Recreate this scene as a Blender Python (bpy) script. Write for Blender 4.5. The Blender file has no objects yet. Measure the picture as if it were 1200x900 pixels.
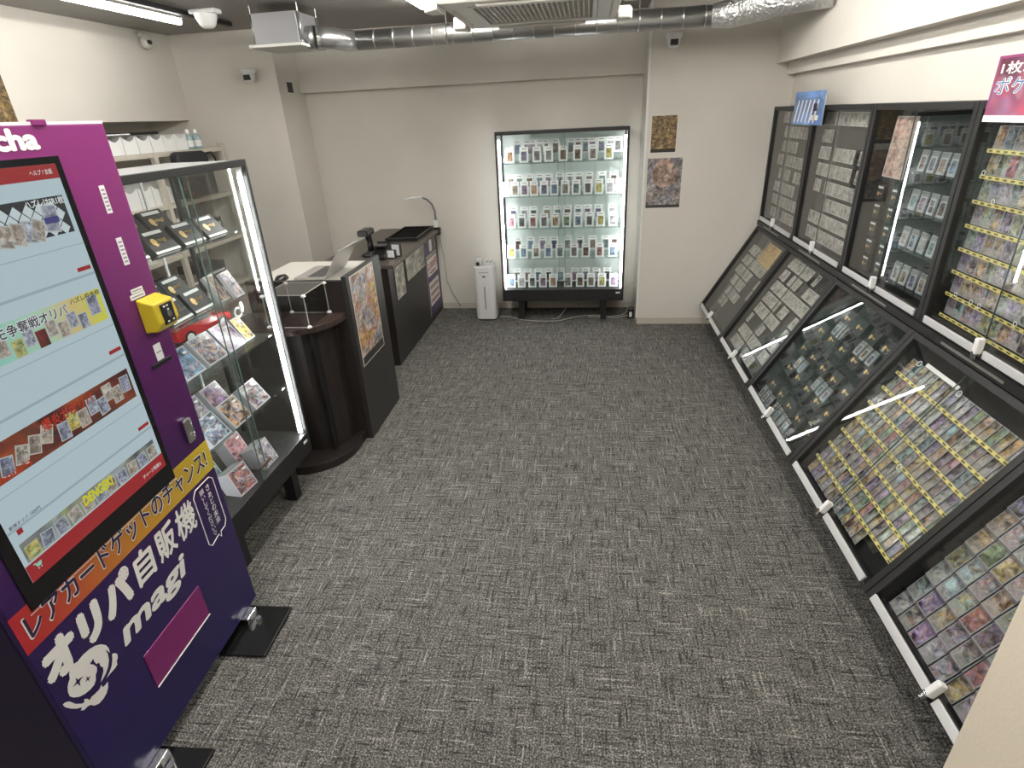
import bpy, math, random
from mathutils import Matrix, Vector, Euler
random.seed(7)
R = math.radians
sc = bpy.context.scene
col = sc.collection

# ---------------------------------------------------------------- camera
CAMF = 658.98
PITCH, YAW, ROLL = 0.44409, -0.14360, 0.05028
CAMH = 1.90
_f = Vector((math.sin(YAW) * math.cos(PITCH), math.cos(YAW) * math.cos(PITCH), -math.sin(PITCH)))
_r = Vector((math.cos(YAW), -math.sin(YAW), 0))
_d = _f.cross(_r)
_r2 = math.cos(ROLL) * _r + math.sin(ROLL) * _d
_d2 = -math.sin(ROLL) * _r + math.cos(ROLL) * _d
cam_data = bpy.data.cameras.new('camera')
cam = bpy.data.objects.new('camera', cam_data)
col.objects.link(cam)
cam_data.sensor_fit = 'HORIZONTAL'
cam_data.sensor_width = 36.0
cam_data.lens = CAMF / 1200 * 36
cam_data.clip_start = 0.02
cm = Matrix((( _r2.x, -_d2.x, -_f.x, 0), (_r2.y, -_d2.y, -_f.y, 0), (_r2.z, -_d2.z, -_f.z, CAMH), (0, 0, 0, 1)))
cam.matrix_world = cm
sc.camera = cam

# ---------------------------------------------------------------- world, exposure, light strengths
w = bpy.data.worlds.new('world')
sc.world = w
w.use_nodes = True
w.node_tree.nodes['Background'].inputs[0].default_value = (0.9, 0.95, 1, 1)
w.node_tree.nodes['Background'].inputs[1].default_value = 0.05
sc.view_settings.view_transform = 'Standard'
sc.view_settings.look = 'None'
sc.view_settings.gamma = 1
sc.view_settings.use_curve_mapping = False
sc.view_settings.exposure = 0.15
sc.cycles.use_denoising = True
sc.cycles.transparent_max_bounces = 24
sc.cycles.max_bounces = 10
TUBE = 80.0      # ceiling tube emission
LED = 42.0       # showcase led strips
SCREEN = 0.66    # kiosk display

# ---------------------------------------------------------------- materials
_mats = {}
def nt_new(name):
    m = bpy.data.materials.new(name)
    m.use_nodes = True
    return m, m.node_tree, m.node_tree.nodes['Principled BSDF']
def mat(name, c=(0.5, 0.5, 0.5), rough=0.5, metal=0.0, emit=0.0, spec=0.5, bump=None, alpha=None):
    if name in _mats: return _mats[name]
    m, nt, b = nt_new(name)
    b.inputs['Base Color'].default_value = (*c, 1)
    b.inputs['Roughness'].default_value = rough
    b.inputs['Metallic'].default_value = metal
    b.inputs['Specular IOR Level'].default_value = spec
    if emit:
        b.inputs['Emission Color'].default_value = (*c, 1)
        b.inputs['Emission Strength'].default_value = emit
    if bump:
        sc_, st, ds = bump
        tc = nt.nodes.new('ShaderNodeTexCoord'); nz = nt.nodes.new('ShaderNodeTexNoise'); bp = nt.nodes.new('ShaderNodeBump')
        nz.inputs['Scale'].default_value = sc_; nz.inputs['Detail'].default_value = 3
        bp.inputs['Strength'].default_value = st; bp.inputs['Distance'].default_value = ds
        nt.links.new(tc.outputs['Object'], nz.inputs['Vector']); nt.links.new(nz.outputs[0], bp.inputs['Height'])
        nt.links.new(bp.outputs[0], b.inputs['Normal'])
    _mats[name] = m
    return m
def glass_mat(name, tint=(1, 1, 1), ior=1.5, gloss=0.0):
    m, nt, b = nt_new(name)
    nt.nodes.remove(b)
    out = nt.nodes['Material Output']
    fr = nt.nodes.new('ShaderNodeFresnel')
    geo = nt.nodes.new('ShaderNodeNewGeometry')      # same reflectance from either side of a thin pane
    nt.links.new(mth(nt, 'MULTIPLY_ADD', geo.outputs['Backfacing'], 1 / ior - ior, ior), fr.inputs[0])
    tr = nt.nodes.new('ShaderNodeBsdfTransparent'); tr.inputs[0].default_value = (*tint, 1)
    gl = nt.nodes.new('ShaderNodeBsdfGlossy'); gl.inputs['Roughness'].default_value = gloss
    mx = nt.nodes.new('ShaderNodeMixShader')
    nt.links.new(fr.outputs[0], mx.inputs[0]); nt.links.new(tr.outputs[0], mx.inputs[1]); nt.links.new(gl.outputs[0], mx.inputs[2])
    nt.links.new(mx.outputs[0], out.inputs[0])
    _mats[name] = m
    return m
def N(nt, t, **kw):
    n = nt.nodes.new(t)
    for k, v in kw.items():
        if k.startswith('_'): setattr(n, k[1:], v)
        else: n.inputs[int(k[1:]) if k[0] == 'i' and k[1:].isdigit() else k].default_value = v
    return n
def mth(nt, op, a, b=None, c=None):
    n = nt.nodes.new('ShaderNodeMath'); n.operation = op
    for i, x in enumerate((a, b, c)):
        if x is None: continue
        if isinstance(x, (int, float)): n.inputs[i].default_value = x
        else: nt.links.new(x, n.inputs[i])
    return n.outputs[0]
def ramp(nt, fac, stops, interp='LINEAR'):
    n = nt.nodes.new('ShaderNodeValToRGB'); n.color_ramp.interpolation = interp
    e = n.color_ramp.elements
    while len(e) < len(stops): e.new(0.5)
    for el, (p, c) in zip(e, stops): el.position = p; el.color = (*c, 1)
    nt.links.new(fac, n.inputs[0])
    return n.outputs[0]
def mixc(nt, f, a, b, mode='MIX'):
    n = nt.nodes.new('ShaderNodeMix'); n.data_type = 'RGBA'; n.blend_type = mode
    for i, x in ((0, f), (6, a), (7, b)):
        if isinstance(x, (int, float)): n.inputs[i].default_value = x
        elif isinstance(x, tuple): n.inputs[i].default_value = (*x, 1)
        else: nt.links.new(x, n.inputs[i])
    return n.outputs[2]
def art_mat(name, palette, border=None, bw=(0.08, 0.06), cells=4.0, rough=0.3, emit=0.0, bar=None, aspect=1.4, mixv=0.55, dom=0.0, cells2=None, lumr=(1.0, 0.4), textbox=None):
    """A printed picture: blotches in the palette's colours, with a border and a caption bar where asked; UV runs over the print."""
    if name in _mats: return _mats[name]
    m, nt, b = nt_new(name)
    uv = N(nt, 'ShaderNodeUVMap'); sx = N(nt, 'ShaderNodeSeparateXYZ'); nt.links.new(uv.outputs[0], sx.inputs[0])
    at = N(nt, 'ShaderNodeAttribute', _attribute_name='rnd'); oi = N(nt, 'ShaderNodeObjectInfo')
    r = mth(nt, 'FRACT', mth(nt, 'ADD', at.outputs['Fac'], oi.outputs['Random']))
    cb = N(nt, 'ShaderNodeCombineXYZ')
    nt.links.new(mth(nt, 'MULTIPLY_ADD', r, 57.0, sx.outputs[0]), cb.inputs[0])
    nt.links.new(mth(nt, 'MULTIPLY_ADD', r, 31.0, mth(nt, 'MULTIPLY', sx.outputs[1], aspect)), cb.inputs[1])
    vo = N(nt, 'ShaderNodeTexNoise', Scale=(cells2 or cells) * 0.6, Detail=1.5, Distortion=0.8); nt.links.new(cb.outputs[0], vo.inputs['Vector'])
    nz = N(nt, 'ShaderNodeTexNoise', Scale=cells * 0.5, Detail=2.0, Distortion=0.5); nt.links.new(cb.outputs[0], nz.inputs['Vector'])
    k = len(palette)
    st = [(i / max(k - 1, 1), c) for i, c in enumerate(palette)]
    sep = N(nt, 'ShaderNodeSeparateColor'); nt.links.new(vo.outputs['Color'], sep.inputs[0])
    def wide(o): return mth(nt, 'MINIMUM', mth(nt, 'MAXIMUM', mth(nt, 'MULTIPLY_ADD', o, 2.6, -0.8), 0.0), 1.0)
    ch0, ch1 = wide(sep.outputs[0]), wide(sep.outputs[1])
    c1 = ramp(nt, mth(nt, 'FRACT', mth(nt, 'MULTIPLY_ADD', nz.outputs[0], 1.6, mth(nt, 'MULTIPLY', r, 3.0))), st)
    c2 = ramp(nt, mth(nt, 'FRACT', mth(nt, 'ADD', ch0, r)), st)
    cc = mixc(nt, mixv, c1, c2)
    if dom: cc = mixc(nt, dom, cc, ramp(nt, mth(nt, 'FRACT', mth(nt, 'MULTIPLY', r, 17.3)), st))
    lum = mth(nt, 'MULTIPLY_ADD', ch1, lumr[0], lumr[1])
    cc = mixc(nt, 1.0, cc, lum, 'MULTIPLY')
    if textbox:       # pale rules text panel with dark lines in the lower part of a card
        rows = mth(nt, 'GREATER_THAN', mth(nt, 'FRACT', mth(nt, 'MULTIPLY', sx.outputs[1], 22.0)), 0.55)
        panel = mixc(nt, mth(nt, 'MULTIPLY', rows, 0.55), mixc(nt, 0.40, cc, (0.52, 0.50, 0.48)), (0.06, 0.06, 0.07))
        cc = mixc(nt, mth(nt, 'MULTIPLY', mth(nt, 'LESS_THAN', sx.outputs[1], textbox), mth(nt, 'GREATER_THAN', r, 0.55)), cc, panel)
    if bar:
        cc = mixc(nt, mth(nt, 'LESS_THAN', sx.outputs[1], bar[0]), cc, bar[1])
    if border:
        e = mth(nt, 'GREATER_THAN', mth(nt, 'MAXIMUM',
            mth(nt, 'DIVIDE', mth(nt, 'ABSOLUTE', mth(nt, 'SUBTRACT', sx.outputs[0], 0.5)), 0.5 - bw[0]),
            mth(nt, 'DIVIDE', mth(nt, 'ABSOLUTE', mth(nt, 'SUBTRACT', sx.outputs[1], 0.5)), 0.5 - bw[1])), 1.0)
        cc = mixc(nt, e, cc, border)
    if emit:
        nt.links.new(cc, b.inputs['Emission Color']); b.inputs['Emission Strength'].default_value = emit
        b.inputs['Base Color'].default_value = (0.02, 0.02, 0.02, 1)
    else:
        nt.links.new(cc, b.inputs['Base Color'])
    b.inputs['Roughness'].default_value = rough
    _mats[name] = m
    return m

def wall_mat():
    m, nt, b = nt_new('wallpaper')
    tc = N(nt, 'ShaderNodeTexCoord')
    nz = N(nt, 'ShaderNodeTexNoise', Scale=120.0, Detail=3.0); nt.links.new(tc.outputs['Object'], nz.inputs['Vector'])
    n2 = N(nt, 'ShaderNodeTexNoise', Scale=2.0, Detail=2.0); nt.links.new(tc.outputs['Object'], n2.inputs['Vector'])
    nt.links.new(ramp(nt, n2.outputs[0], [(0.3, (0.655, 0.62, 0.56)), (0.7, (0.695, 0.66, 0.60))]), b.inputs['Base Color'])
    bp = N(nt, 'ShaderNodeBump', Strength=0.25, Distance=0.004); nt.links.new(nz.outputs[0], bp.inputs['Height'])
    nt.links.new(bp.outputs[0], b.inputs['Normal']); b.inputs['Roughness'].default_value = 0.85
    b.inputs['Specular IOR Level'].default_value = 0.2
    _mats['wallpaper'] = m; return m
def carpet_mat():
    m, nt, b = nt_new('carpet')
    tc = N(nt, 'ShaderNodeTexCoord')
    def streak(sx, sy, s, det):
        mp = N(nt, 'ShaderNodeMapping'); mp.inputs['Scale'].default_value = (sx, sy, 1)
        nt.links.new(tc.outputs['Object'], mp.inputs['Vector'])
        nz = N(nt, 'ShaderNodeTexNoise', Scale=s, Detail=det, Roughness=0.65); nt.links.new(mp.outputs[0], nz.inputs['Vector'])
        return nz.outputs[0]
    g = streak(1, 1, 150, 2); g2 = streak(1, 1, 260, 2)
    ln = []
    for sx_, sy_, s_ in ((1.0, 14.0, 6.5), (14.0, 1.0, 6.5), (1.0, 11.0, 8.0), (11.0, 1.0, 8.0)):
        ln.append(streak(sx_, sy_, s_, 1))
    light = mth(nt, 'MAXIMUM', mth(nt, 'MULTIPLY', mth(nt, 'SUBTRACT', ln[0], 0.565), 5.0), mth(nt, 'MULTIPLY', mth(nt, 'SUBTRACT', ln[1], 0.565), 5.0))
    darkl = mth(nt, 'MAXIMUM', mth(nt, 'MULTIPLY', mth(nt, 'SUBTRACT', ln[2], 0.555), 5.0), mth(nt, 'MULTIPLY', mth(nt, 'SUBTRACT', ln[3], 0.555), 5.0))
    light = mth(nt, 'MINIMUM', mth(nt, 'MAXIMUM', light, 0.0), 1.0); darkl = mth(nt, 'MINIMUM', mth(nt, 'MAXIMUM', darkl, 0.0), 1.0)
    h = mth(nt, 'ADD', mth(nt, 'MULTIPLY', g, 0.7), mth(nt, 'MULTIPLY', g2, 0.3))
    h = mth(nt, 'ADD', h, mth(nt, 'SUBTRACT', mth(nt, 'MULTIPLY', light, 0.115), mth(nt, 'MULTIPLY', darkl, 0.125)))
    nt.links.new(ramp(nt, h, [(0.32, (0.018, 0.0175, 0.017)), (0.44, (0.060, 0.058, 0.054)), (0.54, (0.15, 0.145, 0.134)), (0.68, (0.40, 0.386, 0.35))]), b.inputs['Base Color'])
    bp = N(nt, 'ShaderNodeBump', Strength=0.6, Distance=0.006); nt.links.new(h, bp.inputs['Height']); nt.links.new(bp.outputs[0], b.inputs['Normal'])
    b.inputs['Roughness'].default_value = 0.95; b.inputs['Specular IOR Level'].default_value = 0.1
    _mats['carpet'] = m; return m
def kiosk_mat():
    """Printed foil: magenta at the top running to deep blue violet at the foot."""
    m, nt, b = nt_new('kiosk_foil')
    tc = N(nt, 'ShaderNodeTexCoord'); sx = N(nt, 'ShaderNodeSeparateXYZ'); nt.links.new(tc.outputs['Object'], sx.inputs[0])
    z = mth(nt, 'MULTIPLY_ADD', sx.outputs[0], 0.12, mth(nt, 'DIVIDE', sx.outputs[2], 1.95))
    nt.links.new(ramp(nt, z, [(0.05, (0.015, 0.010, 0.085)), (0.38, (0.024, 0.009, 0.08)), (0.52, (0.042, 0.009, 0.075)), (0.75, (0.095, 0.014, 0.10)), (1.0, (0.20, 0.022, 0.135))]), b.inputs['Base Color'])
    b.inputs['Roughness'].default_value = 0.28
    _mats['kiosk_foil'] = m; return m
def banner_mat():
    m, nt, b = nt_new('banner_foil')
    tc = N(nt, 'ShaderNodeTexCoord'); sx = N(nt, 'ShaderNodeSeparateXYZ'); nt.links.new(tc.outputs['Object'], sx.inputs[0])
    nt.links.new(ramp(nt, mth(nt, 'DIVIDE', sx.outputs[0], 0.85), [(0, (0.42, 0.02, 0.03)), (0.12, (0.47, 0.05, 0.03)), (0.5, (0.50, 0.22, 0.025)), (0.85, (0.52, 0.36, 0.03)), (1, (0.55, 0.42, 0.03))]), b.inputs['Base Color'])
    b.inputs['Roughness'].default_value = 0.35
    _mats['banner_foil'] = m; return m
def price_mat():
    """Yellow price tape with a black box printed under each card (UV.x runs in card widths)."""
    m, nt, b = nt_new('price_tape')
    uv = N(nt, 'ShaderNodeUVMap'); sx = N(nt, 'ShaderNodeSeparateXYZ'); nt.links.new(uv.outputs[0], sx.inputs[0])
    fx = mth(nt, 'FRACT', sx.outputs[0])
    ax = mth(nt, 'ABSOLUTE', mth(nt, 'SUBTRACT', fx, 0.5)); ay = mth(nt, 'ABSOLUTE', mth(nt, 'SUBTRACT', sx.outputs[1], 0.5))
    ink = mth(nt, 'MULTIPLY', mth(nt, 'LESS_THAN', ax, 0.26), mth(nt, 'LESS_THAN', ay, 0.26))
    nt.links.new(mixc(nt, ink, (0.68, 0.58, 0.19), (0.10, 0.09, 0.04)), b.inputs['Base Color'])
    b.inputs['Roughness'].default_value = 0.5
    _mats['price_tape'] = m; return m
def wood_mat(name, c1, c2, rough=0.4):
    m, nt, b = nt_new(name)
    tc = N(nt, 'ShaderNodeTexCoord'); mp = N(nt, 'ShaderNodeMapping'); mp.inputs['Scale'].default_value = (9, 9, 1)
    nt.links.new(tc.outputs['Object'], mp.inputs[0])
    nz = N(nt, 'ShaderNodeTexNoise', Scale=5.0, Detail=4.0); nt.links.new(mp.outputs[0], nz.inputs['Vector'])
    nt.links.new(ramp(nt, nz.outputs[0], [(0.3, c1), (0.7, c2)]), b.inputs['Base Color'])
    b.inputs['Roughness'].default_value = rough
    _mats[name] = m; return m

wallpaper = wall_mat(); carpet = carpet_mat(); kiosk_foil = kiosk_mat(); banner_foil = banner_mat(); price_tape = price_mat()
dark_wood = wood_mat('dark_wood', (0.012, 0.009, 0.008), (0.022, 0.016, 0.014), 0.42)
counter_top_m = wood_mat('counter_top_laminate', (0.075, 0.062, 0.052), (0.095, 0.08, 0.068), 0.35)
grey_wood = wood_mat('charcoal_laminate', (0.020, 0.018, 0.017), (0.028, 0.025, 0.023), 0.38)
black = mat('black_powder_coat', (0.012, 0.012, 0.012), 0.45)
black_in = mat('black_felt', (0.016, 0.016, 0.0165), 0.85, spec=0.2)
grey_in = mat('grey_felt', (0.045, 0.044, 0.042), 0.85, spec=0.2)
blackp = mat('black_plastic', (0.01, 0.01, 0.011), 0.3)
alu = mat('aluminium', (0.62, 0.62, 0.62), 0.38, 0.25)
whitep = mat('white_plastic', (0.80, 0.80, 0.79), 0.35)
offwhite = mat('offwhite_plastic', (0.62, 0.60, 0.55), 0.45)
cream = mat('cream_steel', (0.55, 0.51, 0.43), 0.5)
steel = mat('galvanised_steel', (0.42, 0.42, 0.41), 0.33, 0.9, bump=(30, 0.1, 0.002))
foil_m = mat('crumpled_foil', (0.72, 0.72, 0.71), 0.28, 0.9, bump=(45, 0.9, 0.02))
chrome = mat('chrome', (0.7, 0.7, 0.7), 0.15, 1.0)
paper = mat('white_paper', (0.78, 0.78, 0.77), 0.6)
ceil_m = mat('painted_concrete', (0.27, 0.255, 0.235), 0.5, bump=(6, 0.15, 0.01))
glass = glass_mat('clear_glass', (0.985, 0.995, 0.99))
acryl = glass_mat('clear_acrylic', (0.95, 0.96, 0.96), 1.5, 0.03)
shelfglass = glass_mat('green_edge_glass', (0.90, 0.965, 0.945), 1.5)
led_m = mat('led_strip', (1, 1, 1), 0.5, emit=LED)
tube_m = mat('tube_light', (1.0, 0.975, 0.93), 0.5, emit=TUBE)
tube_mid = mat('tube_light_added', (1.0, 0.975, 0.93), 0.5, emit=TUBE * 0.75)
tube_dim = mat('tube_light_dimmed', (1.0, 0.975, 0.93), 0.5, emit=TUBE * 0.25)  # emission turned down so the nearby left wall isn't overexposed
gold = mat('gold_print', (0.72, 0.50, 0.20), 0.35, 0.2)
label_w = mat('label_white', (0.72, 0.74, 0.73), 0.5)
deck_black = mat('deck_box_card', (0.020, 0.020, 0.020), 0.55)
white_ink = mat('white_ink', (0.84, 0.82, 0.78), 0.45)
navy_ink = mat('navy_ink', (0.018, 0.008, 0.055), 0.45)
MUTED = [(0.34, 0.20, 0.44), (0.07, 0.09, 0.22), (0.62, 0.48, 0.16), (0.36, 0.06, 0.11), (0.14, 0.34, 0.40), (0.58, 0.57, 0.55), (0.12, 0.27, 0.13), (0.45, 0.24, 0.10), (0.06, 0.06, 0.08), (0.50, 0.44, 0.55)]
card_art = art_mat('card_print', MUTED, border=(0.30, 0.30, 0.32), bw=(0.06, 0.045), cells=3.2, rough=0.12, mixv=0.4, dom=0.5, lumr=(1.2, 0.15), textbox=0.36)
far_art = art_mat('far_card_print', [(0.42, 0.40, 0.34), (0.22, 0.21, 0.2), (0.5, 0.47, 0.38), (0.30, 0.26, 0.24), (0.55, 0.55, 0.53), (0.33, 0.33, 0.30)], border=(0.58, 0.57, 0.54), cells=3.0, rough=0.25, dom=0.35)
PAL = {
 'orange': [(0.6, 0.25, 0.06), (0.7, 0.5, 0.3), (0.35, 0.15, 0.05)], 'navy': [(0.07, 0.07, 0.18), (0.16, 0.16, 0.33), (0.3, 0.3, 0.45)],
 'blue': [(0.08, 0.22, 0.45), (0.30, 0.45, 0.6), (0.15, 0.3, 0.4)], 'grey': [(0.25, 0.25, 0.26), (0.12, 0.12, 0.13), (0.45, 0.44, 0.42)],
 'brown': [(0.25, 0.13, 0.08), (0.12, 0.07, 0.05), (0.4, 0.28, 0.2)], 'yellow': [(0.72, 0.6, 0.05), (0.55, 0.5, 0.02), (0.75, 0.7, 0.35)],
 'pink': [(0.75, 0.25, 0.32), (0.8, 0.5, 0.55), (0.6, 0.15, 0.22)], 'green': [(0.1, 0.3, 0.1), (0.25, 0.42, 0.2), (0.35, 0.4, 0.25)],
 'white': [(0.6, 0.6, 0.62), (0.45, 0.47, 0.5), (0.7, 0.7, 0.7)], 'purple': [(0.3, 0.15, 0.4), (0.5, 0.35, 0.55), (0.2, 0.12, 0.3), (0.6, 0.4, 0.3)],
 'red': [(0.5, 0.05, 0.05), (0.35, 0.1, 0.1), (0.55, 0.3, 0.28), (0.15, 0.05, 0.05)], 'teal': [(0.1, 0.3, 0.33), (0.3, 0.45, 0.45), (0.15, 0.2, 0.25)],
 'beige': [(0.5, 0.4, 0.28), (0.35, 0.25, 0.2), (0.6, 0.5, 0.4)], 'rainbow': [(0.12, 0.25, 0.5), (0.65, 0.6, 0.15), (0.6, 0.3, 0.4), (0.7, 0.7, 0.72), (0.2, 0.2, 0.4)]}
def slab_art(c): return art_mat('slab_card_' + c, [tuple(0.42 * v + 0.10 * sum(q) / 3 for v in q) for q in PAL[c]], cells=3.0, rough=0.2, border=(0.45, 0.44, 0.42), bw=(0.06, 0.05))
def box_art(c): return art_mat('box_print_' + c, PAL[c] + [(0.60, 0.60, 0.63), (0.07, 0.07, 0.18), (0.60, 0.36, 0.26), PAL[c][0]], cells=5.0, rough=0.2, border=(0.55, 0.56, 0.57), bw=(0.03, 0.03), mixv=0.45, lumr=(1.1, 0.18))

# ---------------------------------------------------------------- mesh building
class MB:
    def __init__(s): s.v = []; s.f = []; s.m = []; s.uv = []; s.r = []
    def quad(s, pts, mi=0, uv=None, r=0.0):
        k = len(s.v); s.v += [tuple(p) for p in pts]; s.f.append(tuple(range(k, k + len(pts)))); s.m.append(mi)
        s.uv.append(uv or [(0, 0), (1, 0), (1, 1), (0, 1)][:len(pts)] + [(0, 0)] * max(0, len(pts) - 4)); s.r.append(r)
        return s
    def box(s, x0, x1, y0, y1, z0, z1, mi=0, T=None, front=None, r=0.0, fuv=None):
        """front: material index of the -y face; its UV runs over the face"""
        P = [Vector(p) for p in ((x0, y0, z0), (x1, y0, z0), (x1, y1, z0), (x0, y1, z0), (x0, y0, z1), (x1, y0, z1), (x1, y1, z1), (x0, y1, z1))]
        if T is not None: P = [T @ p for p in P]
        k = len(s.v); s.v += [tuple(p) for p in P]
        for q, f in enumerate(((0, 1, 5, 4), (1, 2, 6, 5), (2, 3, 7, 6), (3, 0, 4, 7), (4, 5, 6, 7), (3, 2, 1, 0))):
            s.f.append(tuple(k + i for i in f)); s.m.append(front if (q == 0 and front is not None) else mi)
            s.uv.append(fuv if (q == 0 and fuv) else [(0, 0), (1, 0), (1, 1), (0, 1)]); s.r.append(r)
        return s
    def prism(s, poly, y0, y1, mi=0, plane='xz'):
        n = len(poly); k = len(s.v)
        mk = (lambda p, t: (p[0], t, p[1])) if plane == 'xz' else ((lambda p, t: (p[0], p[1], t)) if plane == 'xy' else (lambda p, t: (t, p[0], p[1])))
        s.v += [mk(p, y0) for p in poly] + [mk(p, y1) for p in poly]
        fs = [tuple(range(k, k + n)), tuple(range(k + 2 * n - 1, k + n - 1, -1))] + [(k + (i + 1) % n, k + i, k + n + i, k + n + (i + 1) % n) for i in range(n)]
        for f in fs: s.f.append(f); s.m.append(mi); s.uv.append([(0, 0)] * len(f)); s.r.append(0.0)
        return s
    def tube(s, pts, rad, n=10, mi=0, caps=True):
        pts = [Vector(p) for p in pts]; rad = rad if isinstance(rad, (list, tuple)) else [rad] * len(pts)
        k = len(s.v); up = None
        for i, p in enumerate(pts):
            t = (pts[min(i + 1, len(pts) - 1)] - pts[max(i - 1, 0)]).normalized()
            if up is None: up = Vector((0, 0, 1)) if abs(t.z) < 0.9 else Vector((1, 0, 0))
            a = t.cross(up).normalized(); b = a.cross(t).normalized(); up = b
            for j in range(n):
                an = 2 * math.pi * j / n; s.v.append(tuple(p + rad[i] * (math.cos(an) * a + math.sin(an) * b)))
        for i in range(len(pts) - 1):
            for j in range(n):
                q = (k + i * n + j, k + i * n + (j + 1) % n, k + (i + 1) * n + (j + 1) % n, k + (i + 1) * n + j)
                s.f.append(q); s.m.append(mi); s.uv.append([(0, 0)] * 4); s.r.append(0.0)
        if caps:
            for f in (tuple(range(k + n - 1, k - 1, -1)), tuple(range(k + (len(pts) - 1) * n, k + len(pts) * n))):
                s.f.append(f); s.m.append(mi); s.uv.append([(0, 0)] * n); s.r.append(0.0)
        return s
    def lathe(s, prof, c=(0, 0, 0), n=20, mi=0):
        pts = [(c[0], c[1], c[2] + z) for r_, z in prof]; k = len(s.v)
        for r_, z in prof:
            for j in range(n):
                an = 2 * math.pi * j / n; s.v.append((c[0] + r_ * math.cos(an), c[1] + r_ * math.sin(an), c[2] + z))
        for i in range(len(prof) - 1):
            for j in range(n):
                s.f.append((k + i * n + j, k + i * n + (j + 1) % n, k + (i + 1) * n + (j + 1) % n, k + (i + 1) * n + j)); s.m.append(mi); s.uv.append([(0, 0)] * 4); s.r.append(0.0)
        return s
    def mesh(s, name, mats, smooth=False):
        me = bpy.data.meshes.new(name); me.from_pydata(s.v, [], s.f)
        for m in (mats if isinstance(mats, (list, tuple)) else [mats]): me.materials.append(m)
        me.polygons.foreach_set('material_index', s.m)
        if smooth: me.polygons.foreach_set('use_smooth', [True] * len(s.f))
        ul = me.uv_layers.new(name='UVMap'); fl = []
        for f, u in zip(s.f, s.uv):
            for i in range(len(f)): fl += u[i]
        ul.data.foreach_set('uv', fl)
        if any(s.r):
            at = me.attributes.new('rnd', 'FLOAT', 'FACE'); at.data.foreach_set('value', s.r)
        me.update(); me.validate()
        return me
    def build(s, name, mats, parent=None, smooth=False, bevel=0.0, loc=None, rot=None, label=None):
        return place(name, s.mesh(name, mats, smooth), parent, loc, rot, bevel, label)
def place(name, me, parent=None, loc=None, rot=None, bevel=0.0, label=None):
    o = bpy.data.objects.new(name, me); col.objects.link(o)
    if parent is not None: o.parent = parent
    if loc is not None: o.location = loc
    if rot is not None: o.rotation_euler = rot
    if bevel:
        b = o.modifiers.new('edge', 'BEVEL'); b.width = bevel; b.segments = 2; b.limit_method = 'ANGLE'
    if label: o['label'] = label
    return o
def tag(o, label, cat, group=None, kind=None):
    o['label'] = label; o['category'] = cat
    if group: o['group'] = group
    if kind: o['kind'] = kind
    return o
def thing(name, label, cat, loc=(0, 0, 0), rot=(0, 0, 0), group=None):
    o = bpy.data.objects.new(name, None); col.objects.link(o); o.empty_display_size = 0.1
    o.location = loc; o.rotation_euler = rot
    return tag(o, label, cat, group)
def struct(o): o['kind'] = 'structure'; return o
def Mx(loc, rot): return Matrix.Translation(Vector(loc)) @ Euler(rot, 'XYZ').to_matrix().to_4x4()
def put(o, M): o.location = M.to_translation(); o.rotation_euler = M.to_euler('XYZ')
ORD = 'first second third fourth fifth sixth seventh eighth ninth tenth eleventh twelfth thirteenth fourteenth fifteenth sixteenth seventeenth eighteenth nineteenth twentieth'.split()

def text_mb(body, u0, u1, z0, z1, y=-0.001, th=0.0006, bold=0.0, shear=0.0, vertical=False, keep=False):
    """Flat lettering in the local xz plane, facing -y, filling the given rectangle."""
    cu = bpy.data.curves.new('lettering', 'FONT'); cu.body = body; cu.shear = shear; cu.resolution_u = 3
    cu.fill_mode = 'FRONT'; cu.space_character = 1.0
    if vertical: cu.body = '\n'.join(body); cu.align_x = 'CENTER'
    o = bpy.data.objects.new('lettering', cu)
    me = bpy.data.meshes.new_from_object(o)
    vs = [v.co.copy() for v in me.vertices]; fs = [tuple(p.vertices) for p in me.polygons]
    bpy.data.objects.remove(o); bpy.data.curves.remove(cu); bpy.data.meshes.remove(me)
    mb = MB()
    if not vs: return mb
    xa, xb = min(v.x for v in vs), max(v.x for v in vs); ya, yb = min(v.y for v in vs), max(v.y for v in vs)
    sx = (u1 - u0) / max(xb - xa + 2 * bold, 1e-6); sy = (z1 - z0) / max(yb - ya + 2 * bold, 1e-6)
    k = 8 if bold > 0.03 else (4 if bold > 0 else 1)
    for j in range(k):      # heavier strokes: the glyphs overprinted a little apart
        dx, dy = (bold * math.cos(2 * math.pi * j / k), bold * math.sin(2 * math.pi * j / k)) if k > 1 else (0, 0)
        b0 = len(mb.v)
        mb.v += [(u0 + (v.x - xa + bold + dx) * sx, y - j * 0.00007, z0 + (v.y - ya + bold + dy) * sy) for v in vs]
        mb.f += [tuple(i + b0 for i in f) for f in fs]
    mb.m = [0] * len(mb.f); mb.uv = [[(0, 0)] * len(f) for f in mb.f]; mb.r = [0.0] * len(mb.f)
    return mb

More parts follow.
